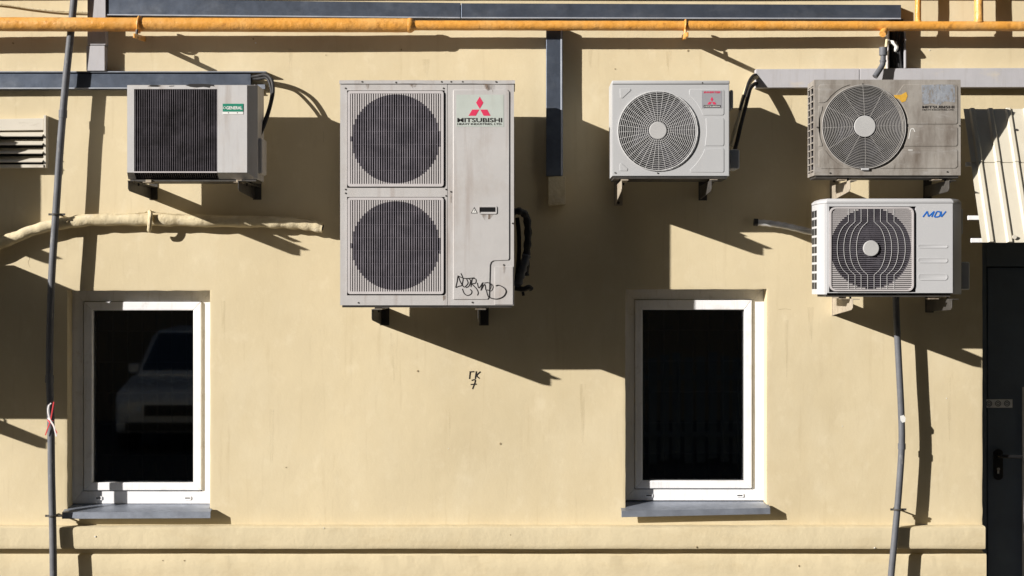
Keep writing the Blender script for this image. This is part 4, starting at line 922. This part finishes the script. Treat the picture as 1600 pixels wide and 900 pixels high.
# cable loop of the green labelled unit
t = thing('cable_bundle', 'black cable loop at the right end of the green labelled unit', 'cable', P(415,130,.1))
for pts,mm,r_ in (([(388,121,.04),(402,119,.05),(415,117,.09),(424,124,.13),(427,140,.16),(424,160,.19),(416,188,.24),(406,212,.28),(398,232,.30)],'black_rubber',.010),
                  ([(386,124,.03),(404,123,.05),(416,122,.09),(422,132,.12),(424,150,.16),(417,178,.22),(405,208,.27)],'black_rubber',.008),
                  ([(397,133,.24),(402,140,.24),(404.5,155,.24),(403,172,.24),(401,190,.24)],'labelwhite',.006)):
    q = MB(); q.tube(smoothpath(pp(*pts),5), r_, 8); q.build('cable', M[mm], t, True)
t = thing('refrigerant_pipe', 'cream and black pipes dropping from the grey trunking to the inverter unit', 'pipe', P(1165,150,.1))
for pts,mm,r_ in (([(1188,122,.03),(1180,121,.07),(1172,128,.12),(1166,140,.16),(1160,158,.20),(1155,180,.24),(1148,205,.27),(1142,228,.28)],'insul',.012),
                  ([(1190,130,.03),(1180,131,.06),(1173,137,.10),(1169,150,.14),(1164,170,.18),(1157,198,.23),(1150,228,.26),(1144,245,.28)],'black_rubber',.012),
                  ([(1186,116,.03),(1177,118,.08),(1170,128,.14),(1163,150,.20),(1156,172,.24)],'black_rubber',.008)):
    q = MB(); q.tube(smoothpath(pp(*pts),5), r_, 9); q.build('pipe', M[mm], t, True)

# ------------------------------------------------------------------ louvre vent
t = thing('louvre_vent', 'cream metal louvre vent at the left edge', 'vent', P(0,262,0))
dv = .045
q = MB(); q.pbox(68,72,180,262,0,dv+.006); q.build('side_frame', M['louver'], t, bevel=.002); q = MB(); q.pbox(-150,68,257,262,0,dv+.012); q.build('bottom_frame', M['louver'], t, bevel=.002)
q = MB(); q.pprism([(-150,189),(67.8,184.5),(67.8,203),(-150,206)], 0, dv); q.build('top_frame', M['louver'], t, bevel=.002)
q = MB(); q.pbox(-150,67.8,200,257,0,.004); q.build('back_plate', M['gasket'], t)
for k in range(4):
    ya = 203.5+k*13.4
    q = MB(); x0,x1 = X(-150,dv),X(67.6,dv); z0 = Z(ya,dv); z1 = Z(ya+9.3,dv)
    q.sideprism(x0,x1,[(.012,z0),(dv+.022,z1),(dv+.020,z1-.004),(.008,z0-.003)]); q.build('slat', M['louver'], t)

# ------------------------------------------------------------------ corrugated awning over the door
t = thing('awning', 'cream corrugated sheet awning above the dark door', 'awning', P(1600,172,0))
AD = .20
xa, xb = X(1505,AD), X(1905,AD); ztop, zbot = Z(171,AD), Z(379,AD+.365)
def sheet(f0, f1, lift):
    q = MB(); pitch = .104; vs = []; prof = []
    x = xa
    while x < xb:
        prof += [(x,.0),(x+.030,.0),(x+.040,.012),(x+.058,.012),(x+.068,.0)]; x += pitch
    nx_, nd = (ztop-zbot), .365
    l = math.hypot(nx_,nd); nrm = (nx_/l, nd/l)            # outward depth, up
    for f in (f0,(f0+f1)/2,f1):
        for x_,h in prof:
            hh = h+lift+.0015*noise.noise(Vector((x_*5,f*6,0)))
            vs.append((x_, -(AD+nd*f+hh*nrm[0]), ztop+(zbot-ztop)*f+hh*nrm[1]+.004*noise.noise(Vector((x_*9,0,1)))*(1 if f in (0,1) else 0)))
    n = len(prof)
    q.add(vs, [(r*n+i,r*n+i+1,(r+1)*n+i+1,(r+1)*n+i) for r in range(2) for i in range(n-1)])
    o = q.build('corrugated_sheet', M['awning'], t)
    md = o.modifiers.new('thick','SOLIDIFY'); md.thickness = .0015; md.offset = 0
    return o
sheet(0,.41,.005); sheet(.385,1,0)
for f in (.40,.80,.965):
    d_ = AD+.365*f-.02; z_ = ztop+(zbot-ztop)*f-.014
    q = MB(); q.box(xa-.05 if f > .5 else xa-.02, xb, d_-.02, d_, z_-.012, z_+.012); q.build('purlin', M['white_pvc'], t, bevel=.002)  # white colour stands in for sunlight on the purlin ends
for xx in (X(1545,.1), X(1800,.1)):
    q = MB(); q.tube([(xx,-.002,zbot+.04),(xx,-.57,zbot+.03)], .012, 8); q.build('support_arm', M['louver'], t, True)
    q = MB(); q.tube([(xx,-.002,ztop-.03),(xx,-AD-.012,ztop-.03)], .01, 8); q.build('support_arm', M['louver'], t, True)
for (x_,f) in ((X(1563),.16),(X(1563),.79),(X(1640),.5)):
    q = MB(); q.cyl((x_+.01,ztop+(zbot-ztop)*f), .007, AD+.365*f-.004, AD+.365*f+.012, 8); q.build('screw', M['dark_steel'], t)

# ------------------------------------------------------------------ across the street, behind the camera (car, fence mirrored; buildings added to block sky)
ob = thing('opposite_sky_blocker', 'tall plain unseen building added behind the camera to block sky', 'building', (17,-20,0))  # added to darken the pane reflections and cut sky fill
q = MB(); q.box(-25,60,20,32,0,28); q.build('wall', M['far_blocker'], ob)
q = MB(); q.box(-25.4,60.4,19.6,32.4,28.01,28.5); q.build('cornice', M['far_blocker'], ob)
for r_ in range(8):
    for k in range(18):
        xw = -23+k*4.6; zw = 1.6+r_*3.3
        q = MB(); q.box(xw,xw+1.3,19.95,20.02,zw,zw+1.9); q.build('window', M['car_dark'], ob)
eb = thing('end_sky_blocker', 'low unseen building added far left to block sky', 'building', (-70,-20,0))  # added out of view to hide the low sky on the left
q = MB(); q.box(-80,-62,-2,45,0,13); q.build('wall', M['far_blocker'], eb)
q = MB(); q.box(-80.4,-61.6,-2.4,45.4,13.01,13.5); q.build('roof', M['far_blocker'], eb)
fe = thing('picket_fence', 'blue grey picket fence across the street behind the camera', 'fence', (4,-12.6,0))
p0 = None
for k in range(44):
    if p0 is None:
        q = MB(); q.box(.4,.52,12.6,12.62,.05,1.55); p0 = q.build('picket', M['fence'], fe); ob_ = p0
    else: ob_ = p0.copy(); COL.objects.link(ob_)
    ob_.location = (k*.17,0,.04*math.sin(k*1.9))
for z_ in (.4,1.2):
    q = MB(); q.box(.3,8,12.55,12.598,z_,z_+.07); q.build('rail', M['fence'], fe)
car = thing('parked_car', 'pale tall car parked across the street behind the camera', 'car', (-5.1,-14,0))
def loft(name, secs, m, par, bevel=.0):
    q = MB(); n = len(secs[0])
    q.add([p for s_ in secs for p in s_], [(i*n+k,i*n+(k+1)%n,(i+1)*n+(k+1)%n,(i+1)*n+k) for i in range(len(secs)-1) for k in range(n)]+[tuple(range(n)),tuple((len(secs)-1)*n+k for k in range(n))])
    return q.build(name, m, par, bevel=bevel, seg=3)
def sec(y, hw, z0, z1, ins=.06): 
    x = -5.1; return [(x-hw,y,z0),(x+hw,y,z0),(x+hw,y,z1-.12),(x+hw-ins,y,z1),(x-hw+ins,y,z1),(x-hw,y,z1-.12)]
loft('body', [sec(-14.0,.80,.35,.78),sec(-14.12,.90,.30,.98),sec(-15.0,.93,.28,1.13),sec(-17.5,.93,.28,1.15),sec(-18.5,.88,.32,1.12)], M['car_paint'], car, .10)
loft('cabin', [sec(-14.95,.80,1.1,1.16,.05),sec(-15.75,.72,1.1,1.82,.12),sec(-17.3,.72,1.1,1.86,.12),sec(-18.35,.74,1.1,1.75,.12)], M['car_paint'], car, .03)
q = MB(); q.add([(-5.1-.70,-15.03,1.19),(-5.1+.70,-15.03,1.19),(-5.1+.58,-15.66,1.75),(-5.1-.58,-15.66,1.75),(-5.1-.70,-15.05,1.17),(-5.1+.70,-15.05,1.17),(-5.1+.58,-15.68,1.73),(-5.1-.58,-15.68,1.73)], [(0,1,2,3),(4,7,6,5),(0,4,5,1),(2,6,7,3)])
q.v = [v+Vector((0,.03,.03)) for v in q.v]; q.build('windscreen', M['car_glass'], car)
q = MB(); q.box(-5.1-.42,-5.1+.42,13.95,14.02,.58,.74); q.build('grille', M['car_dark'], car); q = MB(); q.box(-5.1-.7,-5.1+.7,13.94,14.03,.36,.48); q.build('bumper_intake', M['car_dark'], car)
for s_ in (-1,1):
    q = MB(); q.add([(-5.1+s_*a,-y,z) for a,y,z in ((.48,13.98,.64),(.82,14.04,.68),(.86,14.10,.84),(.50,14.0,.76),(.48,14.1,.64),(.82,14.2,.68),(.86,14.2,.84),(.50,14.1,.76))],[(0,1,2,3),(4,7,6,5),(0,4,5,1),(1,5,6,2),(2,6,7,3),(3,7,4,0)]); q.build('headlight', M['lamp_glass'], car)
    for yy in (14.75,17.55):
        q = MB(); q.tube([(-5.1+s_*.72,-yy,.33),(-5.1+s_*.94,-yy,.33)], .33, 24); wh = q.build('wheel', M['tyre'], car, True)
        q = MB(); q.tube([(-5.1+s_*.90,-yy,.33),(-5.1+s_*.945,-yy,.33)], .2, 16); q.build('rim', M['grey_plastic'], wh, True)
    q = MB(); q.box(-5.1+s_*.90-.09,-5.1+s_*.90+.09,15.3,15.45,1.15,1.3); q.build('mirror', M['car_paint'], car, bevel=.03)

for o in list(bpy.data.objects):
    if '_w' in o: del o['_w']
